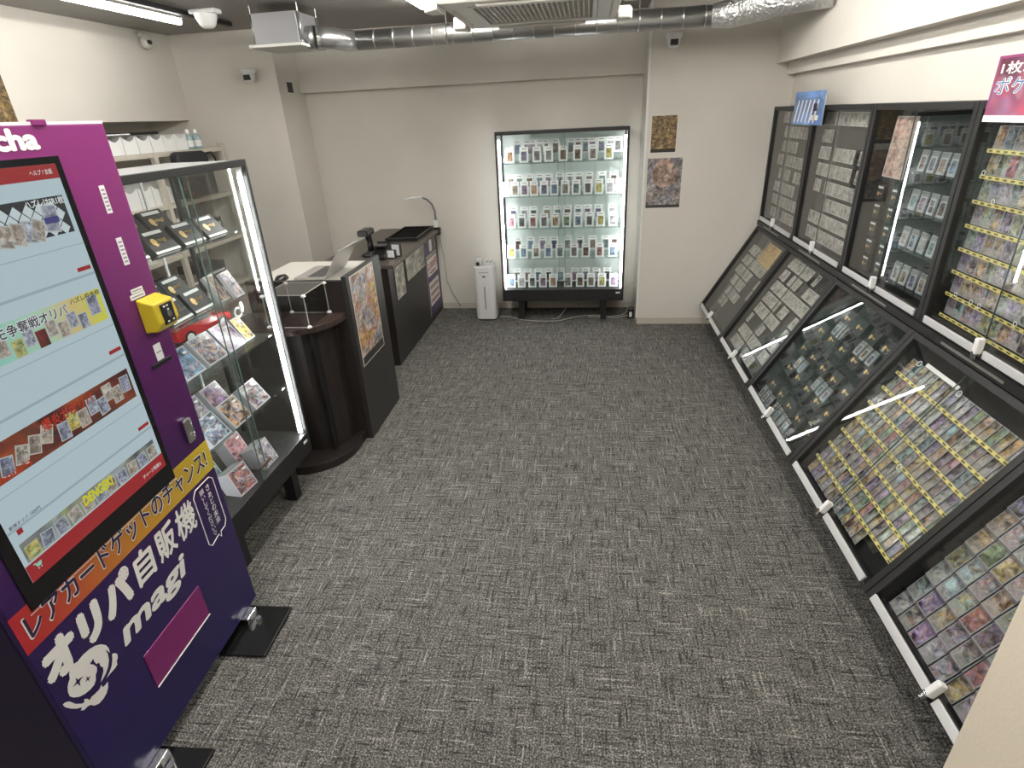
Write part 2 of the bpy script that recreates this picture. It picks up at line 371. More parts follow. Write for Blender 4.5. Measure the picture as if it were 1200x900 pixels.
# ================================================================ THE ROOM
XL, XR, YB, YP, ZC, YN = -3.684, 1.63, 5.892, 5.362, 2.68, -2.4
def sbox(name, m, *b, parent=None):
    o = MB().box(*b).build(name, m, parent); return struct(o) if parent is None else o
sbox('floor', carpet, -4.3, 1.75, YN, 6.05, -0.1, 0.0)
sbox('ceiling', ceil_m, -4.3, 1.75, YN, 6.05, ZC, ZC + 0.1)
wb = sbox('wall_back', wallpaper, -2.75, 0.492, YB, YB + 0.12, 0, ZC)
sbox('trim_1', wallpaper, -2.75, 0.492, 5.806, YB, 2.19, ZC)                     # beam across the recess
sbox('wall_pillar', wallpaper, 0.492, 1.75, YP, YB + 0.12, 0, ZC)
sbox('trim_2', mat('white_corner_bead', (0.78, 0.77, 0.74), 0.4), 0.480, 0.498, YP - 0.006, YP + 0.012, 0, ZC)
sbox('wall_left_return', wallpaper, -4.3, -2.75, 5.387, YB + 0.12, 0, ZC)
sbox('wall_left', wallpaper, -4.0, XL, YN, 5.387, 2.0, ZC)
sbox('wall_left_recess', wallpaper, -4.3, -4.12, YN, 5.387, 0, ZC)
sbox('wall_right', wallpaper, XR, 1.75, YN, YP, 0, ZC)
sbox('trim_3', wallpaper, 1.48, XR, YN, YP, 2.182, ZC)                           # soffit above the wall cases
sbox('trim_4', wallpaper, 1.575, XR, YN, YP, 2.10, 2.182)
sbox('wall_partition', mat('partition_beige', (0.68, 0.60, 0.48), 0.85, bump=(150, 0.2, 0.003)), 0.738, XR, 0.66, 0.80, 0, ZC)
sbox('wall_rear', wallpaper, -4.3, 1.75, YN - 0.12, YN, 0, ZC)
base_m = mat('vinyl_skirting', (0.52, 0.48, 0.41), 0.5)
sbox('baseboard_back', base_m, -2.75, 0.48, YB - 0.01, YB, 0, 0.062)
sbox('baseboard_pillar', base_m, 0.482, 1.63, YP - 0.009, YP, 0, 0.062)
sbox('baseboard_pillar_side', base_m, 0.482, 0.492, YP - 0.009, YB - 0.01, 0, 0.062)
sbox('baseboard_left', base_m, -4.12, -2.74, 5.377, 5.387, 0, 0.062)

# ---------------------------------------------------------------- ceiling lights
def tube_light(x, y0, y1, label, tm=None):
    t = thing('ceiling_light', label, 'light', (x, y0, ZC), group='linear ceiling lights')
    L = y1 - y0
    MB().box(-0.03, 0.03, 0, L, -0.028, 0).build('housing', whitep, t, bevel=0.004)
    n = max(1, round(L / 1.2))
    for i in range(n):
        a, b = i * L / n + 0.01, (i + 1) * L / n - 0.01
        MB().tube([(0, a, -0.045), (0, b, -0.045)], 0.021, 12).build('tube', tm or tube_m, t, smooth=True)
tube_light(-2.985, 0.95, 4.55, 'long ceiling tube light above the shelf rack, beside the black track', tube_dim)
tube_light(-1.18, -1.3, 4.66, 'ceiling tube light ending beside the ceiling air conditioner')
tube_light(0.50, 0.4, 4.35, 'unseen ceiling tube light added over the aisle beside the air conditioner, towards the wall cases', tube_mid)  # out of view, added to brighten the pillar wall and the right side
tr_ = MB().box(-0.02, 0.02, 0, 3.6, -0.03, 0).build('lighting_track', black, None, loc=(-2.86, 1.4, ZC))
tag(tr_, 'thin black lighting track on the ceiling beside the long tube light', 'track')

# ---------------------------------------------------------------- air conditioner
ac = thing('ceiling_air_conditioner', 'white four-way ceiling cassette air conditioner with dark slatted grille', 'air conditioner', (-0.32, 4.05, 2.46))
AW = 0.54
def ring(mb, a, b, z0, z1):
    mb.box(-a, a, -a, -b, z0, z1); mb.box(-a, a, b, a, z0, z1); mb.box(-a, -b, -b, b, z0, z1); mb.box(b, a, -b, b, z0, z1)
mb = MB(); ring(mb, 0.50, 0.36, 0.0, 0.05); mb.build('panel', offwhite, ac, bevel=0.012)
MB().box(-0.46, 0.46, -0.46, 0.46, 0.05, 0.215).build('casing', mat('ac_grey', (0.35, 0.34, 0.32), 0.5), ac)
MB().box(-0.36, 0.36, -0.36, 0.36, 0.035, 0.05).build('grille_back', mat('grille_dark', (0.03, 0.03, 0.03), 0.7), ac)
gm = mat('grille_white', (0.55, 0.53, 0.48), 0.5)
bar = MB().box(-0.005, 0.005, -0.345, 0.345, 0.004, 0.022).mesh('grille_slat', gm)
for i in range(24): place('grille_slat', bar, ac, (-0.345 + i * 0.03, 0, 0))
bar2 = MB().box(-0.345, 0.345, -0.003, 0.003, 0.002, 0.016).mesh('grille_bar', gm)
for i in range(9): place('grille_bar', bar2, ac, (0, -0.32 + i * 0.08, 0))
mb = MB(); ring(mb, 0.362, 0.338, -0.004, 0.03); mb.build('grille_frame', offwhite, ac, bevel=0.004)
fl = MB(); fl.prism([(-0.30, 0), (0.30, 0), (0.29, -0.016), (-0.29, -0.016)], -0.006, 0.006, plane='xz')
flap = fl.mesh('louvre', offwhite)
for k in range(4):
    a = k * math.pi / 2
    place('louvre', flap, ac, (0.45 * math.cos(a), 0.45 * math.sin(a), 0.0), (R(22), 0, a - math.pi / 2))
for sx in (-1, 1):
    for sy in (-1, 1):
        MB().prism([(sx * 0.5, sy * 0.5), (sx * 0.60, sy * 0.40), (sx * 0.58, sy * 0.30), (sx * 0.5, sy * 0.30)][:: (1 if sx * sy < 0 else -1)], -0.02, 0.05, plane='xy').build('corner_cap', offwhite, ac, bevel=0.01)

# ---------------------------------------------------------------- ducts
dz = 2.47
duct = thing('ventilation_duct', 'round galvanised spiral duct hung along the back beam', 'duct', (-1.55, 4.8, dz))
MB().tube([(-0.26, 0, 0), (2.44, 0, 0.0)], 0.066, 24).build('pipe', steel, duct, smooth=True)
seam = MB().tube([(-0.004, 0, 0), (0.004, 0, 0)], 0.0685, 24).mesh('seam', mat('seam_steel', (0.6, 0.6, 0.59), 0.3, 0.9), True)
for i in range(18): place('seam', seam, duct, (-0.20 + i * 0.15, 0, 0))
pts = [(-0.415, -0.24, 0.01), (-0.37, -0.22, 0.008), (-0.32, -0.15, 0.004), (-0.28, -0.06, 0.0), (-0.22, 0, 0)]
MB().tube(pts, [0.072, 0.074, 0.075, 0.073, 0.07], 20).build('elbow', mat('elbow_steel', (0.6, 0.6, 0.59), 0.28, 0.9, bump=(14, 0.3, 0.01)), duct, smooth=True)
fp = [(2.40, 0, 0), (2.50, -0.02, 0.0), (2.62, -0.14, 0.02), (2.76, -0.28, 0.035), (2.92, -0.42, 0.03), (3.03, -0.5, 0.03)]
MB().tube(fp, [0.072, 0.085, 0.098, 0.098, 0.09, 0.088], 22).build('flexible_foil_hose', foil_m, duct, smooth=True, label='crumpled silver foil hose')
for x in (0.5, 1.9):
    MB().tube([(x, 0, 0.06), (x, 0, ZC - dz)], 0.005, 6).build('hanger_rod', steel, duct)
    MB().tube([(x - 0.012, 0, 0), (x + 0.012, 0, 0)], 0.07, 20).build('hanger_ring', steel, duct, smooth=True)
vb = thing('ventilation_box', 'grey metal vent box with white square ceiling plate hanging on rods', 'vent', (-2.19, 4.58, 2.425))
MB().box(-0.165, 0.165, -0.17, 0.17, 0.012, 0.205).build('housing', mat('vent_grey', (0.30, 0.30, 0.31), 0.45, 0.4), vb, bevel=0.003)
MB().box(-0.205, 0.19, -0.21, 0.21, -0.008, 0.012).build('plate', mat('vent_plate', (0.68, 0.67, 0.63), 0.45), vb, bevel=0.004)
for sx in (-1, 1):
    for sy in (-1, 1):
        MB().tube([(sx * 0.175, sy * 0.15, 0.02), (sx * 0.175, sy * 0.15, 0.27)], 0.005, 6).build('hanger_rod', steel, vb)
        MB().tube([(sx * 0.175, sy * 0.15, 0.03), (sx * 0.175, sy * 0.15, 0.20)], 0.012, 8).build('sleeve', steel, vb, smooth=True)
MB().tube([(0.165, -0.02, 0.055), (0.222, -0.02, 0.055)], 0.075, 20).build('spigot', steel, vb, smooth=True)

# ---------------------------------------------------------------- cameras and detector
def dome_camera(loc, rz, label, wall=True):
    t = thing('security_camera', label, 'camera', loc, (0, 0, rz), 'white security cameras')
    MB().lathe([(0.001, 0.035), (0.06, 0.033), (0.064, 0.02), (0.06, 0.0), (0.001, 0.0)], (0, -0.065, 0.0), 24).build('mount', whitep, t, smooth=True)
    MB().lathe([(0.052, 0.0), (0.052, -0.03), (0.04, -0.06), (0.02, -0.072), (0.001, -0.074)], (0, -0.065, 0.0), 24).build('housing', whitep, t, smooth=True)
    MB().box(-0.03, 0.03, -0.119, -0.075, -0.055, -0.012).build('lens_window', blackp, t, bevel=0.006)
    MB().box(-0.02, 0.02, -0.02, 0.0, -0.01, 0.03).build('bracket', whitep, t)
dome_camera((-2.97, 5.387, 2.345), 0, 'white security camera with black lens window under the vent box')
dome_camera((0.662, YP, 2.40), 0, 'white security camera on the pillar wall above the posters')
sd = thing('ceiling_sensor', 'white round ceiling sensor with stepped cap beside the tube light', 'sensor', (-2.70, 4.43, ZC))
MB().box(-0.10, 0.10, -0.05, 0.05, -0.03, 0).build('mounting_plate', whitep, sd, bevel=0.01)
MB().lathe([(0.075, -0.03), (0.072, -0.055), (0.055, -0.095), (0.035, -0.115), (0.001, -0.118)], (0, 0, 0), 24).build('cap', whitep, sd, smooth=True)
bc = thing('bullet_camera', 'small white ball camera on the wall under the ceiling', 'camera', (XL, 5.0, 2.62))
MB().tube([(0, 0, 0.03), (0.05, 0, 0.0)], 0.02, 12).build('stem', offwhite, bc, smooth=True)
MB().lathe([(0.001, 0.05), (0.028, 0.042), (0.045, 0.015), (0.048, -0.01), (0.038, -0.04), (0.001, -0.055)], (0.06, 0, -0.03), 20).build('ball', offwhite, bc, smooth=True)
MB().tube([(0.09, -0.02, -0.035), (0.115, -0.028, -0.04)], 0.016, 12).build('lens', blackp, bc, smooth=True)
st = MB().box(0, 0.004, 0, 0.10, 0, 0.085).build('wall_sticker', blackp, None, loc=(-2.7495, 5.55, 2.19)); tag(st, 'small black square sticker high on the wall return', 'sticker')

# ---------------------------------------------------------------- posters and signs on walls
def poster(name, label, loc, rot, w, h, m, group=None, th=0.002, cat='poster'):
    o = MB().box(0, w, 0, th, 0, h, 1, front=0).build(name, [m, paper], None, loc=loc, rot=rot)
    return tag(o, label, cat, group)
P1 = art_mat('poster_sepia', [(0.03, 0.025, 0.02), (0.30, 0.19, 0.07), (0.06, 0.045, 0.03), (0.50, 0.36, 0.16), (0.25, 0.17, 0.15), (0.10, 0.08, 0.06)], cells=5, cells2=15, mixv=0.45, bar=(0.10, (0.03, 0.025, 0.02)), aspect=1.4)
P2 = art_mat('poster_moon', [(0.02, 0.02, 0.02), (0.28, 0.20, 0.12), (0.07, 0.06, 0.06), (0.45, 0.40, 0.36), (0.20, 0.24, 0.32), (0.30, 0.16, 0.12)], cells=5, cells2=15, mixv=0.45, bar=(0.06, (0.05, 0.05, 0.05)), aspect=1.4)
P3 = art_mat('poster_banner', [(0.60, 0.55, 0.40), (0.16, 0.20, 0.36), (0.62, 0.60, 0.58), (0.42, 0.10, 0.08), (0.62, 0.50, 0.10), (0.10, 0.07, 0.06), (0.50, 0.28, 0.12)], cells=4.5, cells2=15, mixv=0.45, border=(0.66, 0.62, 0.5), bw=(0.02, 0.01), bar=(0.10, (0.03, 0.03, 0.03)), aspect=1.7)
P4 = art_mat('poster_pale', [(0.55, 0.53, 0.45), (0.38, 0.36, 0.3), (0.62, 0.6, 0.52), (0.3, 0.27, 0.2)], cells=5, border=(0.62, 0.6, 0.54), bw=(0.02, 0.02))
poster('poster', 'small sepia poster on the pillar wall, upper of two', (0.535, YP - 0.002, 1.559), (0, 0, 0), 0.208, 0.287, P1)
pm = poster('poster', 'larger poster with pale moon disc on the pillar wall, lower of two', (0.518, YP - 0.002, 1.098), (0, 0, 0), 0.295, 0.414, P2)
mb = MB(); k = 28
mb.prism([(0.145 + 0.105 * math.cos(2 * math.pi * i / k), 0.29 + 0.115 * math.sin(2 * math.pi * i / k)) for i in range(k)], -0.0015, 0.0)
for q in range(len(mb.f)): mb.uv[q] = [((mb.v[i][0]) / 0.3, mb.v[i][2] / 0.42) for i in mb.f[q]]
mb.build('moon_disc', art_mat('moon_print', [(0.42, 0.30, 0.26), (0.60, 0.52, 0.46), (0.26, 0.15, 0.12), (0.5, 0.36, 0.3), (0.4, 0.33, 0.2)], cells=5, cells2=12, mixv=0.4), pm)
poster('poster', 'dark picture poster high on the wall above the kiosk', (XL + 0.003, 3.24, 1.96), (0, 0, R(90)), 0.38, 0.50, P1)

# ---------------------------------------------------------------- the glass showcases
def showcase(loc, rz, W, label, shelves, back, D=0.40):
    t = thing('glass_showcase', label, 'showcase', loc, (0, 0, rz))
    H0, H1, HT = 0.206, 0.325, 1.777
    MB().box(0, W, 0, D, H0, H1).build('plinth', black, t, bevel=0.004)
    for x in (0.15, W - 0.22):
        for y in (0.03, D - 0.10):
            MB().box(x, x + 0.06, y, y + 0.06, 0, H0).build('leg', black, t, bevel=0.003)
    MB().box(0, W, 0, 0.028, HT - 0.03, HT).build('top_frame', black, t, bevel=0.002)
    MB().box(0, W, 0.028, D, HT - 0.03, HT - 0.003).build('top_panel', mat('showcase_top', (0.34, 0.345, 0.35), 0.3), t, bevel=0.002)
    for x in (0, W - 0.018):
        for y in (0, D - 0.018):
            MB().box(x, x + 0.018, y, y + 0.018, H1, HT - 0.03).build('corner_post', black, t)
    for x in (0.004, W - 0.009): MB().box(x, x + 0.005, 0.018, D - 0.018, H1, HT - 0.03).build('side_glass', glass, t)
    MB().box(0.018, W / 2 + 0.03, 0.012, 0.017, H1 + 0.004, HT - 0.03).build('sliding_door', glass, t)
    MB().box(W / 2 - 0.03, W - 0.018, 0.003, 0.008, H1 + 0.004, HT - 0.03).build('sliding_door', glass, t)
    eg = mat('glass_edge_green', (0.12, 0.20, 0.18), 0.2)
    MB().box(W / 2 + 0.028, W / 2 + 0.0305, 0.0115, 0.0175, H1 + 0.004, HT - 0.03).build('door_edge', eg, t)
    MB().box(W / 2 - 0.0305, W / 2 - 0.028, 0.0025, 0.0085, H1 + 0.004, HT - 0.03).build('door_edge', eg, t)
    MB().box(W / 2 - 0.05, W / 2 + 0.05, -0.012, 0.0, H1 + 0.075, H1 + 0.09).build('lock_bar', mat('lock_brass', (0.12, 0.09, 0.07), 0.35, 0.6), t, bevel=0.003)
    for x0, x1 in ((0.024, 0.042), (W - 0.042, W - 0.024)):
        MB().box(x0, x1, 0.024, 0.036, H1 + 0.01, HT - 0.07).build('led_strip', led_m, t, bevel=0.004)
        xh = x0 - 0.006 if x0 < W / 2 else x1
        MB().box(xh, xh + 0.006, 0.02, 0.044, H1 + 0.005, HT - 0.04).build('led_holder', alu, t)
    for z in shelves:
        MB().box(0.03, W - 0.03, 0.05, D - 0.015, z - 0.008, z).build('glass_shelf', shelfglass, t)
        for x in (W * 0.24, W * 0.76): MB().box(x - 0.008, x + 0.008, D - 0.06, D - 0.012, z - 0.02, z - 0.008).build('shelf_bracket', alu, t)
    for x in (W * 0.24, W * 0.76): MB().box(x - 0.006, x + 0.006, D - 0.014, D - 0.006, H1, HT - 0.03).build('shelf_rail', alu, t)
    if back: MB().box(0.018, W - 0.018, D - 0.006, D, H1, HT - 0.03).build('back_panel', back, t)
    MB().box(W - 0.075, W - 0.035, -0.002, 0.0, H0 + 0.075, H0 + 0.09).build('maker_plate', label_w, t)
    return Mx(loc, (0, 0, rz)), t
SH = [0.622, 0.915, 1.21, 1.506]
CBK = (-0.836, 5.455, 0)
MB_back, show_back = showcase(CBK, 0, 1.197, 'black framed lit glass showcase full of graded slabs against the back wall', SH, mat('showcase_back_panel', (0.66, 0.71, 0.69), 0.35))
SL = [0.63, 0.935, 1.19, 1.475]
CLF = (-1.57, 1.715, 0)
M_left, show_left = showcase(CLF, R(90), 0.905, 'black framed lit glass showcase of boxed cards beside the purple kiosk', SL, None)

# slabs
_slab = {}
def slab_mesh(c, dim=False):
    key = c; c = c.split('/')[0]
    if key not in _slab:
        mb = MB(); mb.box(-0.0405, 0.0405, -0.004, 0.004, 0, 0.132, 0)
        mb.box(-0.034, 0.034, -0.0048, -0.004, 0.103, 0.127, 1)
        mb.box(-0.0265, 0.0265, -0.0048, -0.004, 0.012, 0.096, 2, front=2)
        mb.box(-0.022, 0.022, -0.0052, -0.0048, 0.111, 0.118, 3)
        _slab[key] = mb.mesh('graded_card', [mat('slab_case', (0.66, 0.70, 0.70), 0.2) if '/' not in key else mat('toploader', (0.30, 0.33, 0.34), 0.12), label_w if '/' not in key else mat('toploader_label', (0.10, 0.11, 0.11), 0.3), slab_art(c), mat('slab_label_ink', (0.18, 0.14, 0.14), 0.5)])
    return _slab[key]
COLS = ['grey', 'brown', 'navy', 'beige', 'blue', 'white', 'teal', 'purple']
def slab(Mb, x, y, z, c, label, group, tilt=-6, extra=None):
    o = bpy.data.objects.new('graded_card', slab_mesh(c)); col.objects.link(o)
    M = Mb @ Mx((x, y, z + 0.002), (R(tilt), 0, R(random.uniform(-2, 2))))
    put(o, M); tag(o, label, 'card slab', group)
    if extra: o.scale = (extra, 1, extra)
    return o
rowsA = {  # fraction across the showcase of the slabs standing in front, with the card's main colour
 4: ([.10, .21, .31, .40, .51, .62, .735, .855], ['orange', 'navy', 'grey', 'grey', 'brown', 'brown', 'beige', 'yellow'], [.155, .23, .27, .33, .37, .45, .57, .62, .68, .73, .80, .87, .925]),
 3: ([.055, .13, .205, .28, .36, .44, .525, .61, .70, .785, .87, .945], ['white', 'beige', 'purple', 'orange', 'navy', 'blue', 'beige', 'teal', 'grey', 'yellow', 'white', 'white'], [.09, .16, .24, .32, .39, .48, .56, .63, .71, .81, .90]),
 2: ([.09, .175, .265, .355, .445, .535, .625, .715, .805, .90], ['pink', 'grey', 'red', 'grey', 'orange', 'green', 'blue', 'grey', 'yellow', 'white'], [.10, .19, .265, .375, .46, .54, .625, .70, .785, .895]),
 1: ([.08, .18, .285, .385, .48, .595, .69, .80, .905], ['yellow', 'blue', 'beige', 'blue', 'teal', 'grey', 'brown', 'red', 'blue'], [.13, .235, .335, .43, .54, .64, .745, .85, .92]),
 0: ([.07, .155, .245, .335, .42, .545, .645, .735, .825, .92], ['blue', 'white', 'grey', 'purple', 'orange', 'grey', 'brown', 'beige', 'yellow', 'purple'], [.11, .20, .29, .38, .48, .60, .69, .78, .87])}
SHN = {4: 'top', 3: 'second', 2: 'third', 1: 'fourth', 0: 'bottom'}
ZS = [0.325] + SH
for lv, (fx, cs, bx) in rowsA.items():
    for i, (f, c) in enumerate(zip(fx, cs)):
        slab(MB_back, f * 1.197, 0.085, ZS[lv], c, 'slab with %s card, %s shelf front row, back showcase, %s from the purifier' % (c, SHN[lv], ORD[i]), 'slabs in the back showcase')
    for i, f in enumerate(bx):
        c = COLS[(i * 3 + lv) % len(COLS)]
        slab(MB_back, f * 1.197, 0.175, ZS[lv] + (0.055 if lv else 0.035), c, 'half hidden slab, %s shelf rear row, back showcase, %s from the purifier' % (SHN[lv], ORD[i]), 'rear slabs in the back showcase')
for lv in range(5):
    o = MB().box(0.05, 1.147, 0.15, 0.22, ZS[lv], ZS[lv] + (0.054 if lv else 0.034)).build('riser_step', acryl, None, loc=CBK)
    tag(o, 'clear acrylic riser under the rear slabs on the %s shelf of the back showcase' % SHN[lv], 'riser', 'clear risers in the back showcase')

# ---------------------------------------------------------------- boxed goods in the side showcase
logo_txt = text_mb('magi', 0.0, 0.05, 0.0, 0.022, bold=0.02, shear=0.25)
_deck = {}
def deck_box(M, label, group, w=0.135, h=0.105, d=0.04, name='deck_box', foot=True, strip=True):
    t = thing(name, label, 'box', group=group); put(t, M)
    key = (w, h, d)
    if key not in _deck:
        b = MB().box(-w / 2, w / 2, 0, d, 0, h).mesh('body', deck_black)
        s1 = MB().box(-w * 0.36, w * 0.36, -0.0012, 0, h * 0.80, h * 0.93).mesh('label_strip', label_w)
        s2 = MB().box(-w / 2, w / 2, -0.0014, 0, 0, h * 0.10).mesh('bottom_strip', label_w)
        lm = MB(); s = w / 0.135
        lm.v = [(v[0] * s - 0.012 * s, -0.0012, v[2] * s + h * 0.40) for v in logo_txt.v]; lm.f = list(logo_txt.f); lm.m = [0] * len(lm.f); lm.uv = [[(0, 0)] * len(f) for f in lm.f]; lm.r = [0.0] * len(lm.f)
        k = 12; lm.prism([(-0.030 * s + 0.014 * s * math.cos(2 * math.pi * i / k), h * 0.40 + 0.012 * s + 0.014 * s * math.sin(2 * math.pi * i / k)) for i in range(k)], -0.0012, -0.0002)
        lm.prism([(-0.048 * s, h * 0.40 + 0.006 * s), (-0.03 * s, h * 0.40 - 0.012 * s), (-0.014 * s, h * 0.40 - 0.002 * s), (-0.03 * s, h * 0.40 - 0.002 * s)], -0.0012, -0.0002)
        _deck[key] = (b, s1, s2, lm.mesh('gold_logo', gold))
    b, s1, s2, lg = _deck[key]
    place('body', b, t); place('gold_logo', lg, t)
    if strip: place('label_strip', s1, t)
    if foot: place('bottom_strip', s2, t)
    return t
def lm_pos(X, Y): return (Y - CLF[1], -(X - CLF[0]))       # world -> side showcase local
LEAN = -38
def shelf_deck(X, Y, z, label, lean=LEAN):
    x, y = lm_pos(X, Y); deck_box(M_left @ Mx((x, y, z + 0.002), (R(lean), 0, R(random.uniform(-3, 3)))), label, 'black card boxes in the side showcase')
z1, z2 = SL[3], SL[2]
for Y, nm in ((1.885, 'half hidden by the kiosk'), (2.066, 'second from the kiosk'), (2.238, 'third from the kiosk'), (2.40, 'nearest the light strip')):
    shelf_deck(-1.648, Y, z1, 'black gold-logo box, front of top shelf, side showcase, ' + nm)
for i, Y in enumerate((1.90, 2.05, 2.21)):
    shelf_deck(-1.745, Y, z1 + 0.055, 'black gold-logo box, middle row of top shelf, side showcase, %s from the kiosk' % ORD[i])
for i, Y in enumerate((1.93, 2.10)):
    shelf_deck(-1.845, Y, z1 + 0.105, 'black white-strip box, rear row of top shelf, side showcase, %s from the kiosk' % ORD[i])
for Y, nm in ((2.055, 'beside the kiosk'), (2.206, 'in the middle')):
    shelf_deck(-1.67, Y, z2, 'black gold-logo box, front of second shelf, side showcase, ' + nm, -32)
for i, Y in enumerate((1.93, 2.10, 2.235)):
    shelf_deck(-1.78, Y, z2 + (0.045 if i else 0.03), 'black gold-logo box, rear row of second shelf, side showcase, %s from the kiosk' % ORD[i], -32)
o = MB().box(0.03, 0.62, 0.12, 0.34, z1, z1 + 0.04).build('riser_step', acryl, None, loc=CLF, rot=(0, 0, R(90))); tag(o, 'clear acrylic riser under the black boxes on the top shelf of the side showcase', 'riser')
def art_box(X, Y, z, c, label, w=0.14, h=0.13, d=0.045, lean=-30, group='illustrated boxes in the side showcase', rz=0):
    x, y = lm_pos(X, Y)
    t = thing('illustrated_box', label, 'box', group=group); put(t, M_left @ Mx((x, y, z + 0.002), (R(lean), 0, R(rz))))
    MB().box(-w / 2, w / 2, 0, d, 0, h, 0).build('carton', mat('carton_grey', (0.42, 0.42, 0.45), 0.4), t)
    MB().box(-w / 2 + 0.002, w / 2 - 0.002, -0.001, 0, 0.002, h - 0.002, 0, front=0).build('cover_print', box_art(c), t)
    MB().box(w * 0.22, w * 0.40, -0.002, -0.001, h * 0.74, h * 0.82).build('price_sticker', label_w, t)
    return t
art_box(-1.655, 2.336, z2, 'beige', 'pale illustrated pack on the second shelf beside the blue one', 0.068, 0.13, 0.02, -28)
art_box(-1.62, 2.405, z2, 'rainbow', 'blue and yellow illustrated pack on the second shelf by the light strip', 0.068, 0.13, 0.02, -28)
z3, z4, z5 = SL[1], SL[0], 0.325
art_box(-1.69, 2.50, z3, 'yellow', 'bright yellow illustrated pack on the third shelf of the side showcase', 0.075, 0.13, 0.02, -32)
art_box(-1.69, 2.385, z3, 'purple', 'purple illustrated box on the third shelf of the side showcase', 0.145, 0.145, 0.03, -36)
art_box(-1.69, 2.225, z3, 'white', 'silver white illustrated box in the middle of the third shelf', 0.145, 0.145, 0.03, -36)
art_box(-1.69, 2.06, z3, 'blue', 'dark blue illustrated box at the kiosk end of the third shelf', 0.13, 0.14, 0.03, -36)
art_box(-1.632, 2.02, z4, 'blue', 'sky blue illustrated box on the fourth shelf nearest the kiosk', 0.14, 0.135, 0.04, -34)
art_box(-1.625, 2.187, z4, 'orange', 'navy and gold illustrated box at the front of the fourth shelf', 0.14, 0.135, 0.04, -34)
art_box(-1.63, 2.375, z4, 'white', 'silver grey illustrated box at the light strip end of the fourth shelf', 0.14, 0.135, 0.05, -34)
art_box(-1.76, 2.26, z4 + 0.04, 'purple', 'violet illustrated box at the rear of the fourth shelf', 0.13, 0.13, 0.04, -30)
art_box(-1.76, 2.10, z4 + 0.04, 'grey', 'dark grey illustrated box at the rear of the fourth shelf', 0.13, 0.13, 0.04, -30)
art_box(-1.76, 1.94, z4 + 0.04, 'teal', 'teal illustrated box at the rear of the fourth shelf beside the kiosk', 0.13, 0.13, 0.04, -30)
art_box(-1.605, 2.061, z5, 'red', 'red illustrated box on the floor of the side showcase in front', 0.125, 0.13, 0.08, -22, rz=-6)
art_box(-1.61, 2.29, z5, 'rainbow', 'multicoloured illustrated box on the floor of the side showcase', 0.125, 0.13, 0.08, -22)
art_box(-1.73, 2.03, z5 + 0.02, 'teal', 'teal illustrated box standing behind the red one', 0.125, 0.13, 0.06, -22)
art_box(-1.75, 2.28, z5 + 0.03, 'pink', 'pink illustrated box standing at the rear of the showcase floor', 0.125, 0.14, 0.07, -22)
# toy car on the third shelf
cx, cy = lm_pos(-1.865, 2.36)
cs = MB().box(cx - 0.2, cx + 0.2, cy - 0.07, cy + 0.07, z3, z3 + 0.07).build('car_carton', mat('carton_grey', (0.42, 0.42, 0.45), 0.4), None, loc=CLF, rot=(0, 0, R(90)), bevel=0.003); tag(cs, 'flat grey carton under the red toy car in the side showcase', 'box')
car = thing('toy_car', 'red toy car with white wheels behind the boxes on the third showcase shelf', 'toy car'); put(car, M_left @ Mx((cx, cy, z3 + 0.071), (0, 0, R(-6)))); car.scale = (1.35, 1.3, 1.3)
redp = mat('toy_red', (0.42, 0.03, 0.03), 0.2)
cb = MB(); cb.prism([(-0.13, 0.022), (0.13, 0.022), (0.135, 0.05), (0.10, 0.06), (0.05, 0.065), (0.02, 0.095), (-0.06, 0.098), (-0.10, 0.07), (-0.135, 0.062)], -0.045, 0.045); cb.build('body', redp, car, bevel=0.006)
MB().prism([(0.04, 0.066), (0.017, 0.09), (-0.055, 0.093), (-0.085, 0.07)], -0.046, 0.046).build('windows', blackp, car)
for x in (-0.08, 0.085):
    for y in (-0.046, 0.03): 
        wh = MB().tube([(x, y, 0.025), (x, y + 0.018, 0.025)], 0.025, 18).build('wheel', blackp, car)
        MB().tube([(x, y - 0.001, 0.025), (x, y + 0.019, 0.025)], 0.017, 16).build('hub_cap', whitep, wh)
x, y = lm_pos(-1.70, 2.47)
for k in range(2):
    mb = MB(); n = 20; ringp = [(0.022 * math.cos(2 * math.pi * i / n), 0, 0.022 * math.sin(2 * math.pi * i / n)) for i in range(n + 1)]
    mb.tube(ringp, 0.005, 8, caps=False); o = mb.build('tape_roll', whitep, None, smooth=True); put(o, M_left @ Mx((x + 0.03 - k * 0.02, y + k * 0.012, z3 + 0.17 - k * 0.02), (0, 0, R(20 - 30 * k)))); 
    tag(o, ('upper' if k == 0 else 'lower') + ' of two white tape rings hanging in the side showcase', 'tape', 'white tape rings')

